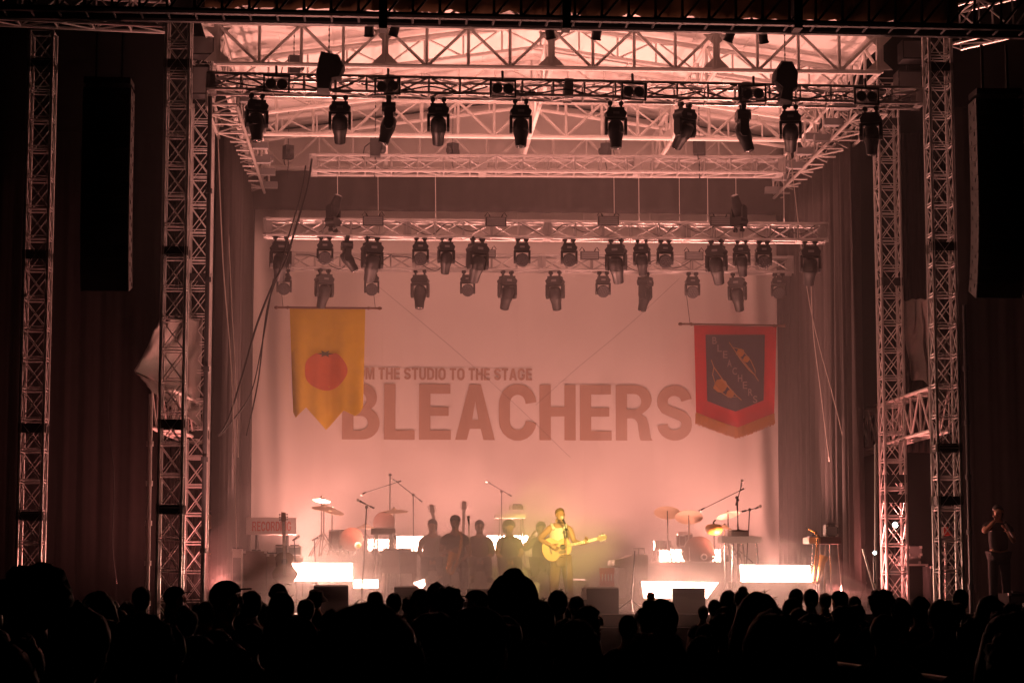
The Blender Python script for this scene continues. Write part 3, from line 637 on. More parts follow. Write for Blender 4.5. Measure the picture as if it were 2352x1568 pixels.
# bagged hoists above the front truss
for lb, pts, ch in (('bulky black cloth chain bag standing above the left half of the front truss', [(737, 114), (777, 122), (792, 150), (782, 176), (762, 180), (756, 208), (727, 206), (725, 165), (732, 130)], (764, 60)), ('bulky black cloth chain bag above the right half of the front truss', [(1798, 136), (1822, 138), (1836, 165), (1834, 200), (1824, 206), (1822, 238), (1792, 230), (1798, 202), (1780, 186), (1782, 160)], (1808, 60))):
    P = [at(*p, 34.2) for p in pts]; c = sum(P, Vector()) / len(P); t = thing('chain_hoist', lb, 'chain hoist', c, 'bagged chain hoists on the front truss')
    b = MB(); n = len(P); R3 = []
    for dy, s in ((0, .9), (.1, 1), (.34, 1), (.44, .85)): R3 += [c + (p - c) * s + Vector((0, dy + .03 * noise.noise(p * 9), 0)) for p in P]
    b.add(R3, [tuple(range(n)), tuple(range(4 * n - 1, 3 * n - 1, -1))] + [(r * n + k, (r + 1) * n + k, (r + 1) * n + (k + 1) % n, r * n + (k + 1) % n) for r in range(3) for k in range(n)])
    b.build('cloth_bag', CL_BLK, t, smooth=40)
    b = MB(); tp = Vector((c.x, c.y + .2, c.z + .15)); hi = at(*ch, 34.4); hi.x = tp.x
    for k in range(24): p = tp.lerp(hi + Vector((0, 0, .5)), k / 24); b.ell(p, (.014, .008, .035), 6, 4, Matrix.Rotation(k % 2 * 1.57, 3, 'Z'))
    b.build('chain', BLACKM, t)
def make_hoist():
    t = thing('chain_hoist', 'x', 'chain hoist', (0, 0, 0)); b = MB(); b.box((0, 0, 0), (.20, .22, .34)); b.ell((.14, 0, -.02), (.07, .09, .10), 10, 6); b.build('motor', BLACK, t)
    b = MB()
    for k in range(22): b.ell((0, 0, .2 + k * .06), (.014, .008, .035), 6, 4, Matrix.Rotation(k % 2 * 1.57, 3, 'Z'))
    for k in range(8): b.ell((.02 * math.sin(k), 0, -.2 - k * .06), (.016, .010, .038), 6, 4, Matrix.Rotation(k % 2 * 1.57, 3, 'Z'))
    b.build('chain', BLACKM, t); b = MB(); b.poly([(-.1, 0, .1), (-.2, .02, .02), (-.24, 0, -.18), (-.16, 0, -.3)], .012); b.build('cable', BLACKM, t); return t
HO = make_hoist()
for i, (px, py, Y, s, lb) in enumerate(((862, 340, 40.8, 1, 'chain hoist above the left part of the bright rear truss pair'), (1606, 335, 40.8, 1, 'chain hoist above the right part of the bright rear truss pair'), (1392, 345, 42.5, .8, 'small hoist hanging before the rear roof lattice at centre right'), (1040, 345, 42.5, .8, 'small hoist hanging before the rear roof lattice at centre left'), (662, 350, 42.5, .8, 'hoist under the roof at the far left of the rear lattice'), (675, 150, 36.5, .9, 'hoist in the roof above the front truss, left of the left bag'))):
    o = HO if i == 0 else copy_tree(HO); o.location = at(px, py, Y); o.scale = (s,) * 3; o['label'] = lb; o['group'] = 'chain hoists under the roof'; o.rotation_euler = (0, 0, i * 1.3)
def make_can():
    t = thing('spotlight_can', 'x', 'spotlight', (0, 0, 0)); b = MB(); b.box((0, 0, .04), (.05, .06, .1)); b.poly([(-.08, 0, -.12), (-.08, 0, 0), (.08, 0, 0), (.08, 0, -.12)], .012); b.build('bracket', BLACKM, t)
    b = MB(); M = Matrix.Rotation(R_(25), 3, 'X'); b.lathe([(.04, .12), (.07, .10), (.075, -.12), (.085, -.125), (.085, -.14), (.06, -.14)], (0, 0, -.15), M, 12); b.build('can', BLACK, t, smooth=40); return t
CA = make_can()
for i, (px, py) in enumerate(((848, 42), (908, 42), (1262, 48), (1372, 50), (1678, 56), (1752, 58))):
    o = CA if i == 0 else copy_tree(CA); o.location = at(px, py, 33.4); o['label'] = f'{ORD[i]} small black spotlight from the left under the top header truss'; o['group'] = 'small spotlights under the header truss'; o.rotation_euler = (0, 0, R_((0, 40, -30, 20, 50, -25)[i]))
for i, (px, py, Y, sx) in enumerate(((465, 110, 36.5, 1), (1135 + 960, 120, 36.5, -1), (455, 190, 37, 1), (2085, 200, 37, -1))):
    c = at(px, py, Y); t = thing('side_speaker', ('left' if sx > 0 else 'right') + ' corner ' + ('upper' if i < 2 else 'lower') + ' black fill speaker hung behind the front tower', 'speaker', c, 'fill speakers in the roof corners')
    b = MB(); b.box(c, (.42, .4, .34 if i < 2 else .5)); cb = b.build('cabinet', BLACK, t); b = MB(); b.box(c + Vector((0, -.206, 0)), (.38, .012, .28 if i < 2 else .44)); b.build('grille', GREYP, cb)
    b = MB(); b.tube(c + Vector((0, 0, .2)), c + Vector((0, 0, .8)), .02); b.build('hanging_pole', BLACKM, t)
# cables and rigging ropes
def cable(label, pts, Y, r, m=BLACKM, name='cable', group=None, Y2=None):
    P = [at(p[0], p[1], Y + ((Y2 - Y) * i / (len(pts) - 1) if Y2 else 0)) for i, p in enumerate(pts)]
    # smooth
    Q = []
    for i in range(len(P) - 1):
        a, b_, c, d = P[max(i - 1, 0)], P[i], P[i + 1], P[min(i + 2, len(P) - 1)]
        for k in range(6):
            t = k / 6; Q.append(.5 * ((2 * b_) + (c - a) * t + (2 * a - 5 * b_ + 4 * c - d) * t * t + (-a + 3 * b_ - 3 * c + d) * t ** 3))
    Q.append(P[-1]); b = MB(); b.poly(Q, r, 5); return tag(b.build(name, m, smooth=True), label, 'cable' if name == 'cable' else name, group)
ROPE = mat('pale_rope', (.4, .37, .34), .8)
cable('thick black cable bundle sagging from the bright truss to the left floor', [(716, 365), (706, 430), (680, 520), (655, 600), (628, 650), (590, 745), (560, 850), (525, 960), (500, 1000)], 38, .021)
cable('second black cable falling beside the thick bundle', [(702, 380), (690, 450), (662, 545), (640, 625), (618, 690), (606, 760), (592, 880), (566, 1000)], 38.1, .014)
cable('thin cable looping low on the left of the stage', [(628, 640), (600, 800), (575, 905), (530, 970), (505, 1000)], 37.9, .012)
cable('pale rope hanging straight beside the left rear tower', [(500, 300), (512, 600), (528, 800), (535, 950), (545, 1340)], 37.6, .010, ROPE, 'rope')
cable('pale rope with a knot hanging left of the backdrop', [(520, 420), (532, 700), (540, 850), (547, 1050)], 38.4, .009, ROPE, 'rope')
cable('thin wire slanting down from the lower rear truss left of the headline', [(860, 650), (1040, 800), (1180, 925), (1310, 1050)], 42.9, .0022)
cable('thin wire slanting down from the lower rear truss right of the headline', [(1560, 640), (1440, 750), (1320, 850), (1230, 930)], 42.9, .0022)
cable('pale rope hanging along the right drape', [(1862, 620), (1868, 760), (1885, 900), (1905, 1060)], 40, .008, ROPE, 'rope')
cable('pale rope hanging in front of the right drape near the side truss', [(1815, 350), (1860, 700), (1935, 1000), (1990, 1340)], 39, .008, ROPE, 'rope')
for i, px in enumerate((775, 868, 1000, 1410, 1467, 1560, 1625, 1690, 1800)):
    cable(f'{ORD[i]} steel suspension wire from the left in front of the dark valance', [(px, 400), (px + 1, 510)], 40 + (i % 2) * 2.4, .006, STEEL, 'suspension wire', 'suspension wires before the valance')
for i, (x0, x1, Y, y0) in enumerate(((620, 860, 38.35, 500), (860, 1140, 38.35, 506), (1140, 1400, 38.35, 508), (1400, 1660, 38.35, 508), (1660, 1880, 38.35, 512), (680, 900, 42.4, 584), (900, 1120, 42.4, 588), (1360, 1600, 42.4, 590))):
    cable(f'drooping power cable on the {"upper" if Y < 40 else "lower"} rear truss, {ORD[i if Y < 40 else i - 5]} from the left', [(x0, y0), (x0 + (x1 - x0) * .2, y0 + 5), (x0 + (x1 - x0) * .45, y0 + 34), (x0 + (x1 - x0) * .6, y0 + 8), (x0 + (x1 - x0) * .8, y0 + 26), (x1, y0)], Y, .009, BLACKM, 'cable', 'power cables along the rear trusses')
for i in range(5):
    x0 = 520 + i * 310; cable(f'{ORD[i]} black cable run from the left along the front truss', [(x0, 186 + .0209 * (x0 - 483)), (x0 + 90, 200 + .0209 * (x0 - 483)), (x0 + 160, 192 + .0209 * (x0 - 483)), (x0 + 230, 206 + .0209 * (x0 - 483)), (x0 + 290, 192 + .0209 * (x0 - 483))], 34.4, .014, BLACKM, 'cable', 'cables along the front truss')
cable('frayed cord dangling behind the dark gauze drape on the left', [(255, 830), (248, 950), (262, 1100), (258, 1250), (268, 1340)], 35.2, .008, BLACKM)

# ================================================================== STAGE GEAR
def rod(mb, Y, *pts, r=.014, dy=0):
    mb.poly([at(p[0], p[1], Y + dy) for p in pts], r, 6)
def floor_pt(px, Y, dy=0):
    p = at(px, 1350, Y + dy); return Vector((p.x, p.y, ZF))
def pbox(mb, x0, y0, x1, y1, Y, d, inset=0):
    a, c = at(x0, y1, Y), at(x1, y0, Y); mb.box(((a.x + c.x) / 2, Y + d / 2, (a.z + c.z) / 2), (c.x - a.x, d, c.z - a.z)); return a, c
def light_box(label, poly, Y, d=.14):
    P = [at(*p, Y) for p in poly]; c = sum(P, Vector()) / len(P); lo = min(p.z for p in P)
    t = thing('light_panel', label, 'light panel', (c.x, Y, lo), 'glowing light panels on the stage')
    b = MB(); b.prism([c + (p - c) * 1.0 + (p - c).normalized() * .03 + Vector((0, .006, 0)) for p in P], (0, d, 0)); b.build('casing', GREYP, t)
    b = MB(); b.prism(P, (0, .004, 0)); b.build('lit_face', PANEL, t); return t
rect = lambda x0, y0, x1, y1: [(x0, y1), (x1, y1), (x1, y0), (x0, y0)]
light_box('long white glowing panel low at the left beside the electric guitar', rect(672, 1293, 809, 1333), 37.0)
light_box('white glowing panel behind the left keyboard stand', rect(846, 1238, 893, 1263), 41.2)
light_box('white glowing panel left of the seated musicians', rect(911, 1231, 985, 1264), 41.2)
light_box('white glowing panel behind the fourth seated musician', rect(1118, 1230, 1212, 1263), 41.2)
light_box('small white glowing panel low behind the left microphone stands', rect(812, 1331, 868, 1349), 37.4)
light_box('white glowing panel behind the right drum kit', rect(1515, 1262, 1655, 1296), 41.2)
light_box('large slanted white glowing panel low at the right of the stage', [(1703, 1335), (1864, 1336), (1859, 1299), (1700, 1297)], 36.8)
light_box('white glowing panel with a pointed right end behind the front monitor', [(1480, 1372), (1624, 1372), (1649, 1337), (1474, 1335)], 35.6)
light_box('small tilted glowing lamp bar in front of the first seated musician', [(950, 1338), (968, 1351), (976, 1342), (974, 1330)], 36.4)
def riser(label, x0, y0, x1, y1, Y, d, m=WHITEP):
    a, c = at(x0, y1, Y), at(x1, y0, Y); t = thing('riser', label, 'riser', ((a.x + c.x) / 2, Y, ZF), 'low platforms on the stage')
    b = MB(); b.box(((a.x + c.x) / 2, Y + d / 2, (ZF + c.z) / 2 - .01), (c.x - a.x, d, c.z - ZF - .02)); b.build('platform', m, t)
    b = MB(); b.box(((a.x + c.x) / 2, Y + d / 2 - .01, c.z), (c.x - a.x + .04, d + .04, .036)); b.build('top', WHITEP if m is WHITEP else DECK, t); return t
riser('white riser under the left drum kit', 742, 1277, 930, 1340, 38.2, 2.6)
riser('white riser under the right drum kit', 1582, 1310 - 19, 1712, 1330, 38.3, 2.6)
riser('pale low riser left of the right drum kit', 1478, 1291, 1582, 1330, 38.32, 2.6)
riser('pale step platform under the long right glowing panel', 1692, 1337, 1872, 1375, 36.78, .9)
bs = thing('stepped_bench', 'pale two step bench that the seated musicians sit on', 'bench', floor_pt(1110, 38.6), None)
for x0, y0, x1, Y, d in ((978, 1338, 1262, 37.9, .55), (985, 1303, 1255, 38.45, .6)):
    b = MB(); a, c = at(x0, 1390, Y), at(x1, y0, Y); b.box(((a.x + c.x) / 2, Y + d / 2, (ZF + c.z) / 2), (c.x - a.x, d - .004, c.z - ZF)); b.build('step', WHITEP, bs)
# -- sign
sg = thing('sign_box', 'pale unlit sign box with red lettering at the left of the stage', 'sign', at(623, 1228, 39.5))
b = MB(); pbox(b, 565, 1188, 681, 1227, 39.5, .14); b.build('box', mat('milky_acrylic', (.62, .56, .55), .4, 0, .05), sg)
b = MB(); a, c = at(579, 1219, 39.5), at(669, 1197, 39.5); glyph_word(b, 'RECORDING', a.x, c.x, a.z, c.z, 39.494); b.build('lettering', SIGNRED, sg)
b = MB(); rod(b, 39.5, (590, 1228), (590, 1400), r=.03, dy=.08); rod(b, 39.5, (660, 1228), (660, 1400), r=.03, dy=.08); b.build('stand', BLACKM, sg)
# -- amps, cases at left
def cab(name, label, cat, x0, y0, x1, Y, d, m, grille=None, y1=None, feet=True):
    a, c = at(x0, 1390, Y), at(x1, y0, Y); zb = ZF if y1 is None else at(x0, y1, Y).z
    t = thing(name, label, cat, ((a.x + c.x) / 2, Y, zb)); b = MB(); w = c.x - a.x; hh = c.z - zb
    b.box(((a.x + c.x) / 2, Y + d / 2, zb + hh / 2), (w, d, hh)); body = b.build('body', m, t)
    if grille: b = MB(); b.box(((a.x + c.x) / 2, Y - .006, zb + hh * .46), (w * .88, .012, hh * .8)); b.build('grille', grille, t)
    b = MB()
    for sx in (-1, 1):
        for sz in (-1, 1): b.box(((a.x + c.x) / 2 + sx * (w / 2 - .015), Y + .02, zb + hh / 2 + sz * (hh / 2 - .015)), (.045, .05, .045))
    b.build('corner_guard', STEEL, t)
    b = MB(); b.tube(((a.x + c.x) / 2 - .08, Y + d / 2, c.z + .02), ((a.x + c.x) / 2 + .08, Y + d / 2, c.z + .02), .014); b.build('handle', BLACKM, t); return t
cab('speaker_column', 'pale upright speaker column at the far left of the stage', 'speaker', 532, 1260, 555, 37.5, .35, WHITEP, GREYP)
cab('flight_case', 'tall brown road case beside the pale speaker column', 'flight case', 558, 1265, 612, 38.2, .6, DARKW)
cab('flight_case', 'lower brown road case between the tall case and the amplifiers', 'flight case', 612, 1272, 634, 38.2, .6, DARKW)
cab('speaker_cabinet', 'speaker cabinet under the two amplifier heads', 'speaker', 636, 1276, 694, 38.6, .45, mat('tan_vinyl', (.28, .19, .15), .6), GREYP)
cab('amplifier_head', 'left pale amplifier head on the speaker cabinet', 'amplifier', 631, 1254, 652, 38.6, .3, WHITEP, GREYP, 1274)
cab('amplifier_head', 'right pale amplifier head on the speaker cabinet', 'amplifier', 659, 1254, 692, 38.6, .3, WHITEP, GREYP, 1274)
# -- monitors (wedges seen from behind)
def wedge(label, x0, y0, x1, Y):
    a, c = at(x0, 1390, Y), at(x1, y0, Y); h = c.z - ZF; t = thing('stage_monitor', label, 'stage monitor', ((a.x + c.x) / 2, Y, ZF), 'black wedge monitors along the stage lip')
    b = MB(); b.prism([(a.x, Y, ZF), (a.x, Y + .5, ZF), (a.x, Y + .42, ZF + h * .45), (a.x, Y + .12, ZF + h), (a.x, Y, ZF + h * .96)], (c.x - a.x, 0, 0)); cb = b.build('cabinet', BLACK, t)
    b = MB(); b.prism([(a.x + .03, Y + .425, ZF + h * .48), (a.x + .03, Y + .135, ZF + h * .99), (a.x + .03, Y + .145, ZF + h * 1.01), (a.x + .03, Y + .435, ZF + h * .5)], (c.x - a.x - .06, 0, 0)); b.build('grille', GREYP, cb)
    b = MB(); b.box(((a.x + c.x) / 2, Y - .006, ZF + h * .6), (.14, .014, .05)); b.build('handle', BLACKM, cb); return t
wedge('black wedge monitor in front of the guitarist at his left', 1338, 1348, 1421, 34.4)
wedge('black wedge monitor in front of the pointed glowing panel', 1545, 1349, 1620, 34.4)
wedge('black wedge monitor low in front of the seated musicians', 1072, 1352, 1160, 34.4)
wedge('black wedge monitor before the long left glowing panel', 720, 1343, 800, 34.4)
wedge('black wedge monitor near the first seated musician', 905, 1346, 960, 34.4)
t = thing('folded_set_list', 'small pale paper fold standing on the lip left of the guitarist monitor', 'paper', at(1345, 1366, 34.3)); b = MB()
b.prism(px_poly([(1332, 1376), (1348, 1376), (1346, 1337)], 34.3), (0, .02, 0)); b.build('sheet', WHITEP, t)
# -- cymbals, drums
def cymbal(label, px, py, r, Y, tx, ty, floor=None, boom=None, base=None):
    P = at(px, py, Y); t = thing('cymbal_stand', label, 'cymbal', P * 1, 'cymbals on stands')
    M = Matrix.Rotation(R_(ty), 3, 'Y') @ Matrix.Rotation(R_(tx), 3, 'X')
    b = MB(); b.lathe([(.012, .045), (.035, .04), (.05, .02), (.06, .012), (r * .6, 0), (r, -.025), (r, -.029), (r * .6, -.006), (.05, .008)], P, M, 28); b.build('cymbal', BRONZE, t, smooth=35)
    zb = base if base else ZF; Bx = P.x + (boom or 0)
    b = MB(); b.tube((Bx, P.y, zb + .3), (Bx, P.y, P.z - .15), .014, 6); b.tube((Bx, P.y, P.z - .15), P + Vector((0, 0, .06)), .011, 6); b.ell((P.x, P.y, P.z + .05), (.02, .02, .02), 8, 5); b.build('pole', CHROME, t, smooth=40)
    for k in range(3):
        a = k * 2.1 + .4; b = MB(); b.tube((Bx, P.y, zb + .42), (Bx + .28 * math.cos(a), P.y + .28 * math.sin(a), zb + .02), .011, 6); b.build('leg', CHROME, t)
    return t
zr = at(1640, 1291, 38.3).z; zl = at(800, 1277, 38.2).z
cymbal('left cymbal on the left drum riser, tilted flat', 744, 1164, .22, 38.8, 12, 4, base=zl)
cymbal('right cymbal of the left kit, sloping down to the right', 763, 1170, .23, 39.1, 14, 16, base=zl)
cymbal('small top cymbal above the left drum kit', 739, 1146, .16, 39.3, -10, 8, base=zl)
cymbal('cymbal in the haze right of the left kit', 905, 1172, .26, 39.6, 8, -2, base=zl)
cymbal('hi hat cymbal of the left drum kit', 840, 1208, .17, 39.0, 6, 0, base=zl)
cymbal('large bright cymbal leftmost over the right drum kit', 1533, 1174, .24, 38.8, -26, 6, base=zr)
cymbal('large bright cymbal overlapping the leftmost one on the right kit', 1582, 1184, .25, 38.6, -28, 4, base=zr)
cymbal('darker tilted cymbal behind the right keyboards', 1672, 1180, .22, 39.0, -16, -12, base=zr)
cymbal('hi hat cymbal just left of the right keyboards', 1664, 1210, .14, 38.9, 4, 6, base=zr)
def drum(name, label, px, py, Y, r, depth, axisX, m, headm, base=None, tilt=0):
    P = at(px, py, Y); t = thing(name, label, 'drum', (P.x, P.y, P.z - r), 'drums of the two kits')
    M = Matrix.Rotation(R_(90 + tilt), 3, 'X') if axisX else Matrix.Rotation(R_(tilt), 3, 'X'); n = 28
    b = MB(); b.lathe([(r * .97, -depth / 2), (r * .97, depth / 2)], P, M, n); b.build('shell', m, t, smooth=40)
    s = 1
    b = MB(); b.lathe([(r * .93, depth / 2 + .002), (r * .93, depth / 2 + .008)], P, M, n); hd = b.build('drumhead', headm, t, smooth=40)
    for z in (-depth / 2, depth / 2): b = MB(); b.lathe([(r * .95, z - .012), (r * 1.03, z - .014), (r * 1.03, z + .014), (r * .95, z + .014)], P, M, n); b.build('hoop', CHROME if not axisX else DARKW, t, smooth=40)
    b = MB()
    for k in range(8): a = k * .785; v = Vector((r * 1.0 * math.cos(a), r * 1.0 * math.sin(a), 0)); b.tube(P + M @ (v + Vector((0, 0, -depth / 2))), P + M @ (v + Vector((0, 0, depth / 2))), .008, 5)
    b.build('tension_rod', CHROME, t)
    if base is not None:
        b = MB()
        for sx in (-1, 1):
            for sy in (-1, 1): b.tube((P.x + sx * r * .8, P.y + sy * depth * .35, P.z - r * .2), (P.x + sx * r * 1.15, P.y + sy * depth * .45, base + .01), .011, 5)
        b.build('leg', CHROME, t)
    return t, hd, P
k1, _, _ = drum('bass_drum', 'bass drum with a yellow head on the left riser', 808, 1238, 38.9, .20, .38, True, DARKW, YELHEAD, zl)
k2, hd2, P2 = drum('bass_drum', 'bass drum with a yellow head and a white eye ring on the right riser', 1602, 1266, 38.7, .26, .40, True, DARKW, YELHEAD, zr)
E = at(1617, 1278, 38.48)
b = MB(); M90 = Matrix.Rotation(R_(90), 3, 'X'); b.lathe([(.062, 0), (.062, .006)], (E.x, 38.49, E.z), M90, 20); eb = b.build('eye_ring', WHITEP, k2); b = MB(); b.lathe([(.034, .006), (.034, .012)], (E.x + .006, 38.49, E.z - .004), M90, 16); b.build('port_hole', CL_BLK, k2)
E = at(822, 1252, 38.7); b = MB(); b.lathe([(.06, 0), (.06, .006)], (E.x, 38.695, E.z), M90, 20); b.build('eye_ring', WHITEP, k1); b = MB(); b.lathe([(.04, .006), (.04, .012)], (E.x + .015, 38.695, E.z - .012), M90, 16); b.build('port_hole', YELHEAD, k1)
drum('tom_drum', 'dark tom drum beside the left bass drum', 778, 1240, 39.0, .17, .34, False, DARKW, WHITEP, zl)
drum('snare_drum', 'chrome snare drum at the left end of the right kit', 1520, 1252, 39.0, .16, .14, False, CHROME, WHITEP, zr)
drum('tom_drum', 'small rack tom over the right bass drum', 1572, 1238, 38.9, .14, .2, False, DARKW, YELHEAD, None, 14)
drum('tom_drum', 'round tom in the haze behind the left keyboard', 882, 1200, 39.6, .19, .3, True, DARKW, GREYP, zl)
# gourd shaped percussion
P = at(1640, 1214, 38.6); gd = thing('gourd_drum', 'orange pumpkin shaped percussion piece beside the right keyboards', 'percussion', (P.x, P.y, P.z - .13))
b = MB(); vs = []; n, m_ = 40, 12
for i in range(m_):
    a = R_(-88 + 176 * i / (m_ - 1))
    for k in range(n):
        t = 6.2832 * k / n; rr = (.145 * math.cos(a) ** .8) * (1 + .09 * abs(math.cos(4 * t))); vs.append(P + Vector((rr * math.cos(t), rr * math.sin(t), .11 * math.sin(a) - .03 * max(0, math.sin(a)) * (1 - math.cos(a)))))
b.add(vs, [(i * n + k, i * n + (k + 1) % n, (i + 1) * n + (k + 1) % n, (i + 1) * n + k) for i in range(m_ - 1) for k in range(n)] + [tuple(range(n - 1, -1, -1)), tuple(range((m_ - 1) * n, m_ * n))]); b.build('body', mat('gourd_orange', (.50, .26, .04), .4), gd, smooth=True)
b = MB(); b.poly([P + Vector((0, 0, .07)), P + Vector((-.01, 0, .12)), P + Vector((.03, 0, .16))], [.022, .014, .012], 6); b.build('stem', GREEN, gd)
b = MB(); b.tube(P - Vector((0, 0, .1)), (P.x, P.y, zr + .02), .014); b.build('pole', CHROME, gd)
# -- microphone stands
def mic_stand(label, base, top, boom=None, mic=None, Y=38, foot='tripod', r=.010, by=None, pm=None):
    bp = at(*base, Y); bp.z = ZF if by is None else by; tp = at(*top, Y); t = thing('microphone_stand', label, 'microphone stand', bp, 'microphone stands')
    b = MB(); b.tube(bp + Vector((0, 0, .05)), tp, r, 6); b.tube(bp + Vector((0, 0, .3)), bp + (tp - bp) * .55, r * 1.5, 6); b.build('pole', pm or BLACKM, t, smooth=40)
    end = tp; dr = Vector((0, -.5, .5))
    if boom:
        A, B = at(*boom[0], Y), at(*boom[1], Y); b = MB(); b.tube(A, B, r * .8, 6); b.ell(tp, (.03, .03, .03), 8, 5); b.tube(B, B + (B - A).normalized() * .08, r * 1.6, 6); b.build('boom', BLACKM, t, smooth=40); end = A; dr = (A - B)
    if mic:
        m1 = at(*mic, Y - .06); d = (m1 - end); d = d.normalized() if d.length > .02 else dr.normalized()
        b = MB(); b.tube(end - d * .05, end + d * .10, .014, 8, .019); ms = b.build('microphone', BLACKM, t, smooth=40); b = MB(); b.ell(end + d * .125, (.028, .028, .03), 10, 7); b.build('grille_ball', STEEL, ms, smooth=True)
    if foot == 'tripod':
        for k in range(3):
            a = k * 2.094 + .5; b = MB(); b.tube(bp + Vector((0, 0, .22)), bp + Vector((.30 * math.cos(a), .30 * math.sin(a), .012)), .010, 5); b.build('leg', BLACKM, t)
    else: b = MB(); b.lathe([(.15, 0), (.15, .012), (.03, .03)], bp, None, 18); b.build('base', BLACKM, t)
    return t
mic_stand('straight microphone stand in front of the open shirt musician', (1079, 1400), (1077, 1200), None, (1076, 1192), 36.0, 'round', .009, pm=CHROME)
mic_stand('thin microphone stand left of the electric guitar stand', (681, 1390), (676, 1238), None, (682, 1234), 37.4)
mic_stand('microphone stand at the left beside the amplifiers', (728, 1390), (722, 1238), None, (732, 1233), 37.2)
mic_stand('microphone stand with a dark mic left of the left keyboard', (830, 1400), (842, 1164), ((834, 1154), (850, 1162)), (826, 1150), 37.0)
mic_stand('tallest boom stand above the left drum kit', (894, 1390), (896, 1090), ((838, 1131), (912, 1107)), (834, 1133), 39.9, by=zl)
mic_stand('boom stand with its arm sloping right, above the glowing left panel', (951, 1330), (949, 1136), ((908, 1104), (962, 1146)), (902, 1101), 40.4)
mic_stand('boom stand with a mic over the curly haired musician', (1152, 1340), (1152, 1128), ((1126, 1110), (1167, 1134)), (1121, 1107), 40.2)
mic_stand('boom stand with a long arm reaching left over the right kit', (1700, 1390), (1692, 1142), ((1615, 1168), (1700, 1126)), (1610, 1171), 39.2, by=zr)
mic_stand('stand with an upright mic behind the right keyboards', (1696, 1390), (1694, 1148), ((1703, 1114), (1693, 1150)), (1704, 1108), 38.0)
mic_stand('stand with a sideways mic at the right end of the right keyboards', (1708, 1390), (1722, 1170), ((1738, 1166), (1714, 1172)), (1742, 1164), 37.0)
mic_stand('music stand tripod pole in front of the white upright organ', (1450, 1382), (1458, 1264), None, None, 35.4)
mic_stand('short microphone stand by the dark organ cabinet', (922, 1392), (917, 1262), ((908, 1236), (918, 1262)), (906, 1230), 37.2)
mic_stand('microphone stand in front of the guitarist', (1302, 1402), (1300, 1216), ((1296, 1198), (1301, 1222)), (1293, 1192), 35.75, 'round', .008, pm=CHROME)
# -- keyboards
def keyboard(label, x0, y0, x1, y1, Y, d, m, legs, items=(), white_under=False):
    a, c = at(x0, y1, Y), at(x1, y0, Y); t = thing('keyboard', label, 'keyboard', ((a.x + c.x) / 2, Y, ZF), 'keyboards on stands')
    b = MB(); b.box(((a.x + c.x) / 2, Y + d / 2, (a.z + c.z) / 2), (c.x - a.x, d, c.z - a.z)); bd_ = b.build('body', m, t)
    b = MB(); b.box(((a.x + c.x) / 2, Y + d - .02, c.z + .008), (c.x - a.x - .1, .12, .02)); b.build('keys', WHITEP, bd_)
    for lg in legs:
        b = MB(); P_ = at(*lg[0], Y + lg[2]); Q_ = at(*lg[1], Y + lg[2]); Q_.z = max(ZF, Q_.z) if lg[1][1] < 1386 else ZF; b.tube(P_, Q_, .017, 8); b.build('leg', CHROME, t, smooth=40)
    return t
L_ = lambda *xs: [((a, y0_), (b_, 1390), dy) for a, b_, y0_, dy in xs]
keyboard('dark keyboard with folded lid on thin legs at the left', 852, 1213, 908, 1226, 37.4, .4, DARKW, L_((862, 858, 1226, .05), (900, 912, 1226, .05), (866, 872, 1226, .35), (897, 890, 1226, .35)))
keyboard('pale keyboard high on crossed chrome legs behind the musicians', 1138, 1181, 1208, 1189, 40.6, .45, WHITEP, L_((1148, 1140, 1189, .05), (1200, 1212, 1189, .05), (1152, 1158, 1189, .4), (1196, 1200, 1189, .4)))
cab('lap_steel', 'dark slanted instrument lying on the high pale keyboard', 'instrument', 1172, 1160, 1206, 40.8, .3, DARKW, None, 1168)
keyboard('white keyboard on chrome legs at the right, under a smaller dark one', 1658, 1231, 1750, 1246, 36.9, .5, WHITEP, L_((1666, 1664, 1246, .05), (1684, 1680, 1246, .05), (1705, 1722, 1246, .4), (1737, 1748, 1246, .05), (1672, 1690, 1246, .4)))
keyboard('small dark keyboard stacked on the white one', 1680, 1217, 1720, 1230, 36.95, .38, DARKW, [])
kb = keyboard('dark keyboard with an amber lit end on tall chrome legs at far right', 1862, 1232, 1932, 1248, 37.0, .5, mat('maroon_paint', (.06, .02, .02), .4), L_((1868, 1861, 1248, .05), (1884, 1880, 1248, .4), (1906, 1912, 1248, .05), (1925, 1938, 1248, .4), (1897, 1891, 1248, .3)))
b = MB(); pbox(b, 1858, 1233, 1884, 1247, 36.96, .54); b.build('end_block', mat('honey_wood', (.60, .30, .10), .35), kb)
cab('laptop', 'slanted black controller on the far right keyboard', 'controller', 1900, 1205, 1924, 37.1, .25, BLACK, GREYP, 1231)
# organ cabinet with legs, left of centre
og = thing('organ', 'dark wooden organ cabinet on turned legs left of the musicians', 'organ', floor_pt(914, 37.3))
b = MB(); pbox(b, 876, 1270, 957, 1316, 37.3, .6); b.build('cabinet', DARKW, og); b = MB(); pbox(b, 872, 1266, 961, 1271, 37.25, .7); b.build('lid', DARKW, og)
for px in (882, 951):
    for dy in (.06, .54): b = MB(); q = floor_pt(px, 37.3, dy); zt_ = at(px, 1315, 37.3).z; b.lathe([(.02, 0), (.035, .1), (.022, .2), (.04, zt_ - ZF - .06), (.045, zt_ - ZF)], q, None, 10); b.build('leg', DARKW, og, smooth=True)
b = MB(); q = at(912, 1262, 37.5); b.box(q, (.5, .3, .05)); b.build('key_deck', DARKW, og)
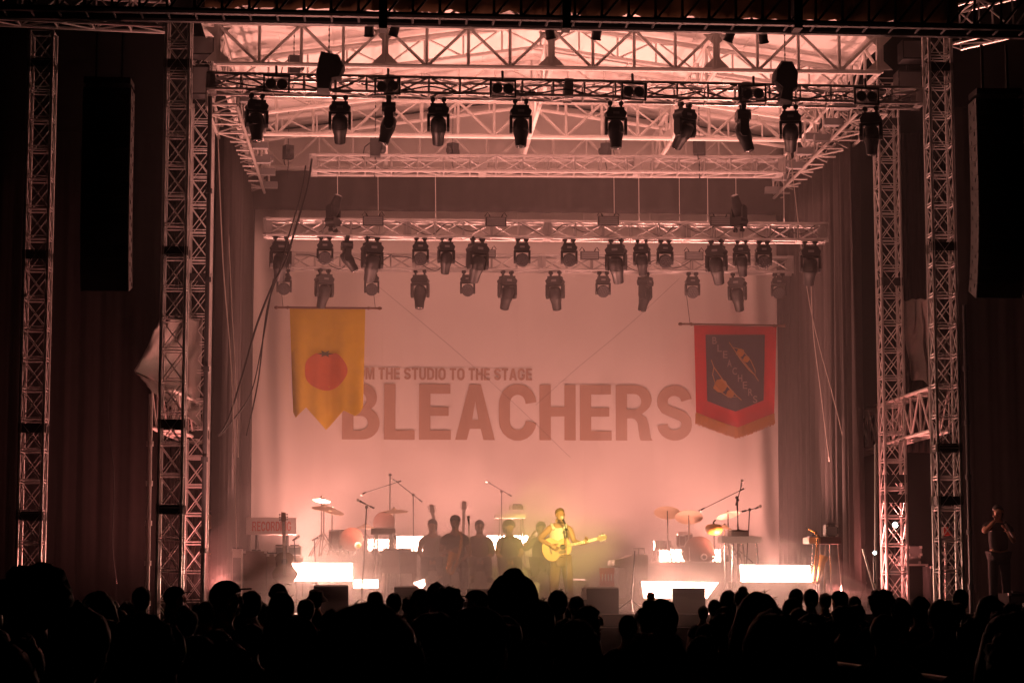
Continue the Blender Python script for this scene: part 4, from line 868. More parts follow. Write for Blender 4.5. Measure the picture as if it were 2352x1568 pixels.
# white upright organ seen from its side
Z11 = lambda X, Y_: (1392.4 + X * .2482, 1063.1 + Y_ * .2482)
wo = thing('upright_piano', 'pale upright piano seen side on, right of the guitarist', 'piano', floor_pt(1450, 36.3))
P = px_poly([Z11(*p) for p in ((100, 1300), (385, 1300), (385, 845), (250, 842), (205, 868), (80, 895), (75, 952), (180, 962), (190, 1240), (100, 1262))], 36.3); b = MB(); b.prism(P, (0, 1.2, 0)); b.build('body', mat('ivory_paint', (.55, .50, .45), .4), wo)
b = MB(); a, c = at(*Z11(84, 900), 36.3), at(*Z11(178, 890), 36.3); b.box(((a.x + c.x) / 2, 36.9, a.z + .012), (c.x - a.x, 1.1, .02)); b.build('keys', WHITEP, wo)
b = MB(); P = [at(*Z11(*p), 36.5) for p in ((245, 842), (245, 790), (355, 790), (355, 845))]; b.poly(P, .01, 5); rod(b, 36.5, Z11(300, 842), Z11(300, 795), r=.008); b.build('music_rack', CHROME, wo)
# red chair
rc = thing('chair', 'red plastic chair with slotted back left of the pale piano', 'chair', floor_pt(1392, 36.6))
x0, x1 = at(1377, 1350, 36.6).x, at(1411, 1350, 36.6).x; zs = at(1390, 1350, 36.6).z + .02; zt_ = at(1390, 1305, 36.6).z
b = MB(); b.box(((x0 + x1) / 2, 36.8, zs), (x1 - x0, .42, .03)); b.build('seat', REDP, rc)
b = MB()
for k in range(5): b.box((x0 + (x1 - x0) * (k + .5) / 5, 36.6, (zs + zt_) / 2), ((x1 - x0) / 9, .02, zt_ - zs - .1))
b.box(((x0 + x1) / 2, 36.6, zt_ - .04), (x1 - x0, .03, .10)); b.box(((x0 + x1) / 2, 36.6, zs + .06), (x1 - x0, .03, .08)); b.build('backrest', REDP, rc)
for sx in (x0 + .02, x1 - .02):
    for y in (36.6, 36.98): b = MB(); b.tube((sx, y, zs), (sx + (.03 if sx > (x0 + x1) / 2 else -.03), y, ZF), .018); b.build('leg', REDP, rc)
# -- guitars
def guitar_outline(n=44, L=.50, wl=.20, wu=.145, ww=.12):
    out = []
    for i in range(n + 1):
        t = i / n; w = (math.sin(math.pi * min(1, t * 1.0)) ** .5)
        if t < .33: hw = wl * math.sqrt(max(0, 1 - ((t - .33) / .33) ** 2))
        elif t < .62: hw = wl + (ww - wl) * (.5 - .5 * math.cos(math.pi * (t - .33) / .29))
        elif t < .80: hw = ww + (wu - ww) * (.5 - .5 * math.cos(math.pi * (t - .62) / .18))
        else: hw = wu * math.sqrt(max(0, 1 - ((t - .80) / .205) ** 2))
        out.append((t * L, hw))
    return out
def guitar(label, P, ang, m, scale=1.0, depth=.10, tilt=0, hole=True, thing_name='guitar'):
    P = Vector(P); t = thing(thing_name, label, 'guitar', P, 'guitars')
    M = Matrix.Rotation(R_(tilt), 3, 'Z') @ Matrix.Rotation(R_(-ang), 3, 'Y'); o = guitar_outline(); S = scale
    loop = [(x, w) for x, w in o] + [(x, -w) for x, w in reversed(o[1:-1])]
    T = lambda x, y, z: P + M @ Vector((x * S, y * S, z * S))
    b = MB(); b.prism([T(x - .27, -depth / 2, w) for x, w in loop], M @ Vector((0, depth * S, 0))); b.build('body', m, t, smooth=35)
    if hole:
        b = MB(); b.prism([T(.08 + .048 * math.cos(k * .3927), -depth / 2 - .003, .048 * math.sin(k * .3927)) for k in range(16)], M @ Vector((0, -.002, 0))); b.build('sound_hole', CL_BLK, t)
        b = MB(); b.prism([T(x, -depth / 2 - .003, z) for x, z in ((.02, -.045), (.11, -.055), (.12, -.10), (.03, -.115), (-.02, -.08))], M @ Vector((0, -.002, 0))); b.build('pickguard', DARKW, t)
    b = MB(); b.box(T(-.13, -depth / 2 - .006, 0), (.03 * S, .012, .15 * S), M); b.build('bridge', DARKW, t)
    b = MB(); b.box(T(.455, -depth / 2 + .004, 0), (.46 * S, .022 * S, .05 * S), M); nk = b.build('neck', ROSE, t)
    b = MB()
    for k in range(14): b.box(T(.25 + .43 * (1 - .93 ** k) / (1 - .93 ** 14), -depth / 2 - .008, 0), (.003, .003, .046 * S), M)
    b.build('fret', CHROME, nk)
    b = MB(); b.prism([T(.685, -depth / 2 - .004, -.024), T(.72, -depth / 2 - .004, -.04), T(.84, -depth / 2 - .004, -.034), T(.85, -depth / 2 - .004, .034), T(.72, -depth / 2 - .004, .04), T(.685, -depth / 2 - .004, .024)], M @ Vector((0, .016 * S, 0))); hs = b.build('headstock', ROSE, t)
    b = MB()
    for k in range(3):
        for s in (-1, 1): b.ell(T(.73 + k * .04, -depth / 2, s * .058), (.012, .008, .014), 6, 5); b.tube(T(.73 + k * .04, -depth / 2, s * .03), T(.73 + k * .04, -depth / 2, s * .058), .004, 4)
    b.build('tuning_peg', CHROME, hs)
    b = MB()
    for k in range(6): z = -.018 + k * .0072; b.tube(T(-.13, -depth / 2 - .014, z), T(.70, -depth / 2 - .010, z * .8), .0012, 3)
    b.build('string', STEEL, t); return t
def stand_for(P, base, label):
    t = thing('guitar_stand', label, 'guitar stand', (P.x, P.y, base), 'guitar stands')
    b = MB(); b.tube((P.x, P.y + .14, base + .1), (P.x, P.y + .16, P.z + .35), .012); b.build('pole', BLACKM, t)
    for sx in (-1, 1): b = MB(); b.tube((P.x, P.y + .14, base + .3), (P.x + sx * .25, P.y - .1, base + .01), .011); b.build('leg', BLACKM, t)
    b = MB(); b.poly([(P.x - .12, P.y - .08, P.z - .3), (P.x, P.y + .13, P.z - .28), (P.x + .12, P.y - .08, P.z - .3)], .012); b.build('cradle', BLACKM, t)
for px, py, Y, ang, lb, m in ((654, 1301, 36.9, 92, 'guitar on a stand left of the long glowing panel', WOODD), (1010, 1272, 39.6, 100, 'guitar standing behind the first seated musician, headstock up', WOODD), (1062, 1266, 39.6, 88, 'guitar standing behind the saxophone player, headstock up', WOODD)):
    P = at(px, py, Y); guitar(lb, P, ang, m, 1.08, .05); stand_for(P, ZF, 'black stand holding the ' + lb.split(',')[0].replace('on a stand ', ''))
# -- saxophones
def sax(label, pts, bell, Y, s=1.0):
    P = [at(*p, Y) for p in pts]; t = thing('saxophone', label, 'saxophone', P[-1], 'saxophones')
    n = len(P); b = MB(); b.poly(P, [(.010 + .022 * i / (n - 1)) * s for i in range(n)], 10); bd_ = b.build('tube', GOLD, t, smooth=50)
    B = [at(*p, Y - .05) for p in bell]; m_ = len(B); b = MB(); b.poly(B, [(.034 + .055 * (i / (m_ - 1)) ** 2.2) * s for i in range(m_)], 14); b.build('bell', GOLD, t, smooth=50)
    b = MB()
    for i in range(1, n - 1):
        for k in range(3):
            q = P[i].lerp(P[i + 1], k / 3); b.lathe([(.018 * s, 0), (.018 * s, .008)], q + Vector((.012 * (-1) ** k, -.038 * s, 0)), M90, 10)
    b.poly([p + Vector((.028 * s, -.02, 0)) for p in P[1:]], .005, 4); b.build('key_work', GOLD, t)
    b = MB(); b.tube(P[0], P[0] + (P[0] - P[1]).normalized() * .07, .012, 8, .008); b.build('mouthpiece', BLACK, t); return t
sax('tall brass saxophone hanging before the far right keyboard', [(1857, 1214), (1872, 1222), (1878, 1232), (1876, 1262), (1873, 1295), (1869, 1330), (1872, 1338)], [(1872, 1338), (1879, 1336), (1884, 1318), (1888, 1290), (1893, 1276)], 36.7, 1.0)
# -- things in the right wing
for px, py, lb in ((2056, 1205, 'upper white work lamp shining in the right tower'), (2009, 1269, 'lower small white work lamp on the leaning pole')):
    P = at(px, py, 38.2 if px > 2030 else 35.8); t = thing('work_lamp', lb, 'work lamp', P, 'work lamps in the right wing'); r = .05 if px > 2030 else .03
    b = MB(); b.lathe([(r * .6, -.08), (r * 1.2, -.01), (r * 1.2, 0)], P, Matrix.Rotation(R_(90), 3, 'X'), 14); b.build('housing', BLACK, t)
    b = MB(); b.ell(P + Vector((0, -.004, 0)), (r, .02, r), 12, 8); b.build('bulb', mat('work_lamp_glow', (.8, .8, .8), .5, emis=(.75, 1, .9), estr=14), t)
    b = MB(); b.tube(P + Vector((0, .06, 0)), P + Vector((0, .06, -.5)), .015); b.build('pole', BLACKM, t)
cab('flight_case', 'upper pale flight case stacked between the right towers', 'flight case', 2088, 1254, 2117, 38, .5, GREYP, None, 1275)
cab('flight_case', 'lower pale flight case stacked between the right towers', 'flight case', 2072, 1276, 2114, 38, .5, GREYP, None, 1293)
tb = thing('table', 'pale framed table under the flight cases in the right wing', 'table', floor_pt(2102, 38)); b = MB(); pbox(b, 2068, 1294, 2132, 1298, 37.9, .7); b.build('tabletop', STEEL, tb)
for px in (2072, 2129):
    for dy in (0, .6): b = MB(); b.tube(at(px, 1297, 37.95 + dy), floor_pt(px, 37.95, dy), .02); b.build('leg', STEEL, tb)
fd = thing('clipboard', 'white sheet with a red flap pinned inside the right front tower', 'sign', at(2172, 1222, 34.6)); b = MB(); b.prism(px_poly([(2158, 1234), (2168, 1234), (2168, 1209), (2158, 1210)], 34.6), (0, .01, 0)); b.build('sheet', WHITEP, fd); b = MB(); b.prism(px_poly([(2168, 1231), (2188, 1228), (2176, 1209), (2168, 1208)], 34.6), (0, .01, 0)); b.build('flap', REDP, fd)
cab('speaker_cabinet', 'low black speaker at the bottom right corner of the stage', 'speaker', 2318, 1362, 2380, 34.2, .6, MATTE, GREYP)
cab('equipment_rack', 'black equipment rack inside the right rear tower', 'equipment rack', 2046, 1272, 2082, 38.3, .6, BLACK, GREYP)
cab('equipment_rack', 'black equipment rack behind the right front tower', 'equipment rack', 2140, 1300, 2185, 37.2, .6, BLACK, GREYP)
t = thing('ladder', 'dark ladder standing behind the right front tower', 'ladder', floor_pt(2165, 36)); b = MB()
for px in (2158, 2172): b.tube(at(px, 1245, 36), floor_pt(px, 36), .02)
b.build('rail', STEEL, t); b = MB()
for k in range(7): p0, p1 = at(2158, 1250 + k * 18, 36), at(2172, 1250 + k * 18, 36); b.tube(p0, p1, .015)
b.build('rung', STEEL, t)
# floor wash lamps whose beams were set at the top
LENSP = mat('pink_lamp_lens', (.8, .8, .8), .4, emis=(1, .45, .36), estr=12)
for lst, wh in ((UP, 'aimed straight up at the roof'), (BD, 'close to the backdrop')):
    for i, (px, Y) in enumerate(lst):
        p = floor_pt(px, Y); t = thing('floor_wash_light', f'{ORD[i]} floor lamp from the left behind the risers, {wh}', 'floor light', p, 'floor wash lamps behind the risers')
        b = MB(); b.box(p + Vector((0, 0, .30)), (.34, .26, .52)); b.build('housing', BLACK, t); b = MB(); b.lathe([(.11, .56), (.11, .575)], p, None, 14); b.build('lens', LENSP, t)
for nm, lst in (('roof', FR), ('side', [(q[0], q[1]) for q in SD])):  # bodies of the added front and side fill lamps
    for i, (px, Y) in enumerate(lst):
        p = floor_pt(px, Y); where = ('leftmost', 'right drum riser', 'rightmost')[i] if nm == 'roof' else ('left wing', 'right wing')[i]
        t = thing('added_floor_par', f'{where} low floor par can aimed up at the {"roof" if nm == "roof" else "side drape and towers"}', 'floor light', p, 'low floor par cans')
        b = MB(); b.lathe([(.08, .02), (.10, .06), (.10, .26), (.09, .26), (.085, .10)], p, None, 14); b.build('can', BLACK, t, smooth=40); b = MB(); b.box(p + Vector((0, 0, .012)), (.26, .2, .024)); b.box(p + Vector((-.12, 0, .1)), (.015, .05, .2)); b.box(p + Vector((.12, 0, .1)), (.015, .05, .2)); b.build('bracket', BLACKM, t)
for i, (px, Y, z) in enumerate(KT):  # bodies of the lamps added to light the drum kits
    p = at(px, 1350, Y); p.z = z; t = thing('added_kit_lamp', f'small lamp standing on the {"left" if i == 0 else "right"} drum riser, aimed up at the cymbals', 'floor light', p, 'small lamps on the drum risers')
    b = MB(); b.lathe([(.04, .01), (.05, .03), (.055, .12), (.048, .12), (.045, .06)], p, None, 12); b.build('can', BLACK, t, smooth=40); b = MB(); b.box(p + Vector((0, 0, .006)), (.14, .12, .012)); b.build('base', BLACKM, t)
# crowd barrier bottom right
A, B = at(1905, 1524, 13.8), at(2215, 1568, 11.6); t = thing('crowd_barrier', 'metal crowd barrier with slanting bars at the bottom right', 'barrier', (A.x, A.y, 0)); ax = (B - A)
b = MB(); b.tube(A, B + ax * .3, .024, 8); b.build('top_rail', STEEL, t, smooth=40); dn = Vector((-.08, -.15, -.55)); b = MB(); b.tube(A + dn * 1.6, B + ax * .3 + dn * 1.6, .02, 8); b.build('bottom_rail', STEEL, t, smooth=40)
b = MB()
for k in range(15): p = A + ax * (k / 11); b.tube(p, p + dn * 1.6, .011, 6)
b.build('bar_lattice', STEEL, t)
for k in (0, 6, 12): b = MB(); p = A + ax * (k / 11); b.tube(p + dn * 1.5, (p.x, p.y - .3, 0), .02, 6); b.build('foot', STEEL, t)
b = MB()
for k in range(0, 8): p = A + ax * ((k + .3) / 11) + dn * .35; b.prism([p, p + ax * .05, p + ax * .05 + dn * .9, p + dn * .9], (0, .01, 0))
b.build('slat_panel', mat('dull_sheet_metal', (.2, .19, .18), .5, .4), t)
# ================================================================== PEOPLE
def skin_mesh(J, R, E, root, sub=1):
    names = []
    for a, b_ in E:
        for q in (a, b_):
            if q not in names: names.append(q)
    bm = bmesh.new(); lay = bm.verts.layers.skin.verify(); V = {}
    for q in names:
        v = bm.verts.new(J[q]); r = R[q]; r = r if isinstance(r, tuple) else (r, r); v[lay].radius = r; v[lay].use_root = (q == root); V[q] = v
    for a, b_ in E: bm.edges.new((V[a], V[b_]))
    me = bpy.data.meshes.new('sk'); bm.to_mesh(me); bm.free()
    o = bpy.data.objects.new('sk', me); COL.objects.link(o); md = o.modifiers.new('s', 'SKIN'); md.use_smooth_shade = True
    sb = o.modifiers.new('d', 'SUBSURF'); sb.levels = sub; sb.render_levels = sub
    dg = bpy.context.evaluated_depsgraph_get(); out = bpy.data.meshes.new_from_object(o.evaluated_get(dg)); bpy.data.objects.remove(o); bpy.data.meshes.remove(me); return out
def base_pose(fs=1):      # standing, local, facing fs*Y
    J = dict(pelvis=(0, 0, .95), belly=(0, .01, 1.08), chest=(0, .0, 1.28), nb=(0, -.01, 1.42), neck=(0, .0, 1.50), h1=(0, .03, 1.57), h2=(0, .02, 1.645), h3=(0, .005, 1.70))
    for s, c in ((-1, 'L'), (1, 'R')):
        J.update({'sh' + c: (s * .185, -.01, 1.365), 'el' + c: (s * .245, -.04, 1.11), 'wr' + c: (s * .25, .05, .87), 'hi' + c: (s * .095, 0, .90), 'kn' + c: (s * .105, .02, .49), 'an' + c: (s * .11, -.02, .09), 'to' + c: (s * .125, .13, .04)})
    return {k: Vector((v[0], v[1] * fs, v[2])) for k, v in J.items()}
RAD = dict(pelvis=(.145, .115), belly=(.14, .105), chest=(.165, .115), nb=(.09, .075), neck=(.055, .055), h1=(.062, .072), h2=(.076, .09), h3=(.058, .068))
for c in 'LR': RAD.update({'sh' + c: .068, 'el' + c: .045, 'wr' + c: .031, 'hi' + c: .095, 'kn' + c: .062, 'an' + c: .042, 'to' + c: .038, 'sl' + c: .060})
TORSO = [('pelvis', 'belly'), ('belly', 'chest'), ('chest', 'nb')]
HEAD = [('nb', 'neck'), ('neck', 'h1'), ('h1', 'h2'), ('h2', 'h3')]
ARMS = [e for c in 'LR' for e in (('nb', 'sh' + c), ('sh' + c, 'el' + c), ('el' + c, 'wr' + c))]
LEGS = [e for c in 'LR' for e in (('pelvis', 'hi' + c), ('hi' + c, 'kn' + c), ('kn' + c, 'an' + c), ('an' + c, 'to' + c))]
def hand(mb, wr, d, nrm, side, curl=.5, s=1.0):
    d = d.normalized(); nrm = (nrm - d * nrm.dot(d)).normalized(); sd = d.cross(nrm) * side
    M = Matrix((sd, nrm, d)).transposed(); mb.ell(wr + d * .045 * s, (.040 * s, .016 * s, .055 * s), 10, 7, M)
    for k, (o, L) in enumerate(((-.030, .072), (-.010, .082), (.010, .077), (.029, .060))):
        p = wr + d * .085 * s + sd * o * s; pts = [p]; dd = d.copy()
        for j in range(3):
            dd = (Matrix.Rotation(curl * (.5 + .3 * j), 3, d.cross(nrm)) @ dd); pts.append(pts[-1] + dd * L * s * (.45, .32, .25)[j])
        mb.poly(pts, [.0095 * s, .009 * s, .008 * s, .006 * s], 6)
    p = wr + d * .03 * s - sd * .034 * s; mb.poly([p, p + (d * .6 - sd * .6 + nrm * .3) * .04 * s, p + (d * 1.0 - sd * .7 + nrm * .5) * .062 * s], [.012 * s, .0105 * s, .008 * s], 6)
def face(mb, h2, f, up, s=1.0):
    f = f.normalized(); up = (up - f * up.dot(f)).normalized(); r = f.cross(up); M = Matrix((r, f, up)).transposed()
    c = h2
    mb.ell(c + f * .082 * s - up * .005 * s, (.016 * s, .022 * s, .03 * s), 8, 6, M); mb.ell(c + f * .092 * s - up * .024 * s, (.018 * s, .018 * s, .014 * s), 8, 6, M)
    mb.ell(c + f * .072 * s - up * .065 * s, (.026 * s, .018 * s, .010 * s), 8, 5, M); mb.ell(c + f * .06 * s - up * .09 * s, (.032 * s, .026 * s, .022 * s), 8, 6, M)
    for q in (-1, 1):
        mb.ell(c + f * .07 * s + up * .032 * s + r * q * .03 * s, (.022 * s, .012 * s, .009 * s), 8, 5, M); mb.ell(c + r * q * .078 * s - f * .005 * s - up * .01 * s, (.010 * s, .018 * s, .032 * s), 8, 6, M)
def eyes(h2, f, up, t, s=1.0):
    f = f.normalized(); up = (up - f * up.dot(f)).normalized(); r = f.cross(up)
    for q in (-1, 1): b = MB(); b.ell(h2 + f * .080 * s + up * .012 * s + r * q * .03 * s, (.012, .008, .008), 8, 5, Matrix((r, f, up)).transposed()); b.build('eye', HAIRD, t)
def figure(label, J, loc, skin, shirt, pants, shoe=CL_BLK, sleeves=.55, sub=1, group=None, fs=1, hands=True, handcfg=None, facing=None, grow=1.13, shirt_long=True, R=None):
    R = dict(RAD if R is None else R); J = dict(J)
    m = skin_mesh(J, R, TORSO + HEAD + ARMS + LEGS, 'pelvis', sub); b = MB(); b.mesh(m); bpy.data.meshes.remove(m)
    up = (J['h3'] - J['h1']).normalized(); f = facing or Vector((0, fs, 0))
    face(b, J['h2'], f, up)
    for i, c in enumerate('LR'):
        cfg = (handcfg or {}).get(c, {}); d = cfg.get('d', J['wr' + c] - J['el' + c]); hand(b, J['wr' + c], d, cfg.get('n', Vector((-1 if c == 'R' else 1, 0, 0))), cfg.get('side', 1 if c == 'L' else -1), cfg.get('curl', .35))
    o = b.build('person', skin, loc=(0, 0, 0), smooth=True); ORG[o.name] = Vector((0, 0, 0))
    g = lambda q, k=grow, a=.008: tuple(x * k + a for x in R[q]) if isinstance(R[q], tuple) else R[q] * k + a
    if shirt:
        JS = dict(J); RS = {q: g(q) for q in ('pelvis', 'belly', 'chest')}; RS['nb'] = (.098, .082); E = list(TORSO)
        for c in 'LR':
            E.append(('nb', 'sh' + c)); RS['sh' + c] = R['sh' + c] * 1.12 + .008
            if sleeves > 0:
                tt = min(1, sleeves); JS['sl' + c] = J['sh' + c].lerp(J['el' + c], tt); E.append(('sh' + c, 'sl' + c)); RS['sl' + c] = R['sh' + c] * (1 - tt) * 1.1 + R['el' + c] * tt * 1.15 + .014
                if sleeves > 1: JS['sm' + c] = J['el' + c].lerp(J['wr' + c], sleeves - 1); E.append(('sl' + c, 'sm' + c)); RS['sm' + c] = .046
        m = skin_mesh(JS, RS, E, 'pelvis', sub); b = MB(); b.mesh(m); bpy.data.meshes.remove(m); b.build('shirt', shirt, o, smooth=True)
    if pants:
        JS = dict(J); RS = {'pelvis': tuple(x * 1.08 + .004 for x in R['pelvis'])}; E = []
        JS['cuffL'], JS['cuffR'] = J['anL'].lerp(J['knL'], .03), J['anR'].lerp(J['knR'], .03)
        for c in 'LR': RS.update({'hi' + c: R['hi' + c] * 1.1 + .006, 'kn' + c: R['kn' + c] * 1.15 + .012, 'cuff' + c: R['an' + c] * 1.25 + .018}); E += [('pelvis', 'hi' + c), ('hi' + c, 'kn' + c), ('kn' + c, 'cuff' + c)]
        m = skin_mesh(JS, RS, E, 'pelvis', sub); b = MB(); b.mesh(m); bpy.data.meshes.remove(m); b.build('trousers', pants, o, smooth=True)
    for c in 'LR':
        b = MB(); d = (J['to' + c] - J['an' + c]); d.z = 0; d = d.normalized() if d.length > .01 else Vector((0, fs, 0)); M = Matrix((d.cross(Vector((0, 0, 1))), d, Vector((0, 0, 1)))).transposed(); c0 = (J['to' + c] + J['an' + c]) / 2; c0.z = min(J['to' + c].z, J['an' + c].z) + .01
        b.ell(c0 + d * .02, (.052, .145, .05), 12, 7, M); b.build('shoe', shoe, o, smooth=True)
    o.location = loc; tag(o, label, 'person', group); return o
def hair(o, J, style, m, f, seed=0):
    up = (J['h3'] - J['h1']).normalized(); f = (f - up * f.dot(up)).normalized(); r = f.cross(up); M = Matrix((r, f, up)).transposed(); c = J['h2']
    L = lambda x, y, z: c + r * x + f * y + up * z
    b = MB(); Mt = M @ Matrix.Rotation(R_(24), 3, 'X')
    if style == 'buzz': b.ell(L(0, -.014, .030), (.079, .093, .077), 16, 10, Mt, -4, 90, .02, seed)
    elif style in ('short', 'cap', 'beanie', 'bucket', 'brimcap'):
        b.ell(L(0, -.022, .028), (.088, .104, .088), 18, 10, Mt, -20, 90, .10, seed)
        b.ell(L(0, -.045, -.02), (.078, .065, .075), 14, 8, M, -60, 60, .08, seed)
    elif style == 'curly': b.ell(L(0, -.026, .036), (.115, .122, .105), 30, 18, Mt, -22, 90, .17, seed); b.ell(L(0, -.055, -.015), (.10, .075, .10), 20, 12, M, -80, 80, .20, seed + 1)
    elif style == 'afro': b.ell(L(0, -.04, .04), (.165, .165, .150), 30, 18, Mt, -50, 90, .16, seed)
    elif style in ('long', 'longb'):
        b.ell(L(0, -.020, .026), (.094, .108, .092), 20, 12, Mt, -16, 90, .06, seed)
        n, m_ = 22, 12; vs = []
        for i in range(m_):
            v = i / (m_ - 1); z = .05 - v * .42
            for k in range(n):
                a = math.pi * (1.0 + k / (n - 1)) if False else math.pi * (.86 + 1.28 * k / (n - 1)); wv = 1 + .06 * noise.noise(Vector((k * .7, v * 4, seed)))
                vs.append(L((.098 + .045 * math.sin(v * 2.4)) * math.cos(a) * wv, -.02 + (.105 + .02 * v) * math.sin(a) * wv * (1 - .15 * v), z))
        b.add(vs, [(i * n + k, i * n + k + 1, (i + 1) * n + k + 1, (i + 1) * n + k) for i in range(m_ - 1) for k in range(n - 1)])
        b.ell(L(0, -.065, -.14), (.115, .06, .22), 16, 10, M, -80, 80, .12, seed)
    elif style == 'bun': b.ell(L(0, -.022, .028), (.088, .104, .088), 18, 10, Mt, -20, 90, .06, seed); b.ell(L(0, -.06, .12), (.05, .05, .045), 12, 8, M, -90, 90, .15, seed)
    if style not in ('buzz', 'bald', 'bun', 'short') and style in ('curly', 'afro', 'long', 'longb') or style == 'short':
        rnd = random.Random(seed)
        for k in range(26 if style != 'short' else 14):
            a, e = rnd.uniform(0, 6.28), rnd.uniform(.2, 1.45); rr = {'curly': (.118, .125, .115), 'afro': (.168, .168, .155)}.get(style, (.092, .105, .093)); p = L(rr[0] * math.cos(e) * math.cos(a), -.018 + rr[1] * math.cos(e) * math.sin(a), .026 + rr[2] * math.sin(e)); q = (p - c).normalized()
            t2 = Vector((rnd.uniform(-1, 1), rnd.uniform(-1, 1), rnd.uniform(-1, .6))) * .016; b.poly([p - q * .01, p + q * .008 + t2 * .4, p + q * .012 + t2 * 1.4], [.0022, .0018, .0008], 3)
    if style != 'bald': b.build('hair', m, o, smooth=True)
    if style in ('cap', 'brimcap'):
        b = MB(); b.ell(L(0, -.01, .040), (.094, .108, .088), 18, 9, M, -4, 90)
        n = 12; P = [L(.085 * math.sin(R_(-80 + 160 * k / n)), .085 + .085 * math.cos(R_(-80 + 160 * k / n)), .045 - .012 * math.cos(R_(-80 + 160 * k / n))) for k in range(n + 1)]; b.prism([L(-.07, .04, .05)] + P + [L(.07, .04, .05)], up * .010); b.build('cap', CL_BLK, o, smooth=40)
    if style == 'beanie': b = MB(); b.ell(L(0, -.012, .036), (.097, .110, .108), 18, 10, M, -14, 90, .03); b.lathe([(.098, -.02), (.104, -.015), (.104, .02), (.098, .025)], L(0, -.012, .03), M, 18, 1, 1.12); b.build('beanie', CL_NAVY, o, smooth=True)
    if style == 'bucket': b = MB(); b.lathe([(.150, -.005), (.100, .045), (.094, .05), (.086, .115), (.06, .128), (.0, .13)], L(0, -.01, .0), M, 20, 1, 1.1); b.build('bucket_hat', CL_GREY, o, smooth=50)
    if style == 'hood':
        b = MB(); b.ell(L(0, -.03, .02), (.125, .140, .125), 20, 12, M, -85, 90, .08, seed); b.ell(L(.0, -.06, .11), (.06, .07, .065), 12, 8, M, -90, 90, .1, seed); b.ell(L(0, -.06, -.19), (.17, .10, .12), 16, 10, M, -90, 90, .1, seed); b.build('hood', CL_BLK, o, smooth=True)
# ---- guitarist
YG = 36.2; kpx = mpp(YG)
G0 = at(1288, 1350, YG); G0.z = ZF
def lg(px, py, y=0): p = at(px, py, YG + y); return Vector((p.x - G0.x, y, p.z - ZF))
J = base_pose(-1)
J.update(pelvis=lg(1289, 1282, .02), belly=lg(1287, 1264, 0), chest=lg(1284, 1233, .01), nb=lg(1283, 1210, .0), neck=lg(1284, 1201, -.02), h1=lg(1288, 1191, -.055), h2=lg(1287, 1180.5, -.05), h3=lg(1285, 1173, -.035),
         shL=lg(1262, 1213, .0), shR=lg(1308, 1213, -.0), elL=lg(1239, 1238, -.15), wrL=lg(1266, 1252, -.315), elR=lg(1319, 1243, -.03), wrR=lg(1340, 1248, -.22),
         hiL=lg(1277, 1286, .02), hiR=lg(1301, 1286, .02), knL=lg(1273, 1342, 0), knR=lg(1306, 1342, -.02), anL=lg(1270, 1393, .03), anR=lg(1311, 1393, .02), toL=lg(1268, 1399, -.12), toR=lg(1314, 1399, -.12))
gf = Vector((.42, -1, -.28))
RG = dict(RAD); RG.update(chest=(.155, .11), belly=(.135, .10), pelvis=(.13, .105), h1=(.060, .070), h2=(.075, .09), h3=(.062, .072)); RG.update({'sh' + c: .066 for c in 'LR'}); RG.update({'el' + c: .047 for c in 'LR'}); RG.update({'wr' + c: .03 for c in 'LR'})
gp = figure('singing guitarist in a white tank top and brown trousers, lit yellow at centre stage', J, G0, SKIN, None, CL_BRN, DARKW, sub=2, fs=-1, facing=gf, R=RG,
            handcfg={'L': dict(d=Vector((.8, -.1, -.45)), n=Vector((0, -1, 0)), side=1, curl=.5), 'R': dict(d=Vector((.5, -.3, .75)), n=Vector((-.5, -1, .3)), side=-1, curl=.8)})
up = (J['h3'] - J['h1']).normalized(); eyes(J['h2'], gf, up, gp); hair(gp, J, 'buzz', mat('cropped_brown_hair', (.17, .10, .055), .6, 0, .3, 30), gf, 3)
b = MB(); f_ = gf.normalized(); b.ell(J['h2'] + f_ * .076 - up * .048, (.03, .012, .008), 8, 5); b.build('moustache', HAIRR, gp, smooth=True)
# tank top: torso shell with shoulder straps
JS = {q: J[q] for q in ('pelvis', 'belly', 'chest')}; JS['top'] = J['nb'] + Vector((0, -.015, .02)); JS['ch2'] = J['chest'].lerp(J['nb'], .55) + Vector((0, -.01, 0)); RS = dict(ch2=(.180, .148), pelvis=(.150, .125), belly=(.165, .130), chest=(.190, .150), top=(.135, .120))
m = skin_mesh(JS, RS, [('pelvis', 'belly'), ('belly', 'chest'), ('chest', 'ch2'), ('ch2', 'top')], 'pelvis', 2); b = MB(); b.mesh(m); bpy.data.meshes.remove(m)
for s in (-1, 1):
    b.poly([JS['top'] + Vector((s * .085, -.115, -.05)), J['nb'] + Vector((s * .105, -.095, -.005)), J['nb'] + Vector((s * .112, -.05, .035)), J['nb'] + Vector((s * .115, 0, .05)), J['nb'] + Vector((s * .112, .06, .03)), J['nb'] + Vector((s * .10, .10, -.03))], [.032, .026, .024, .024, .026, .03], 8)
b.build('tank_top', CL_WHT, gp, smooth=True)
b = MB(); b.lathe([(.152, -.02), (.156, 0), (.152, .02)], J['pelvis'] + Vector((0, 0, .03)), None, 20, 1, .82); b.build('belt', DARKW, gp, smooth=True)
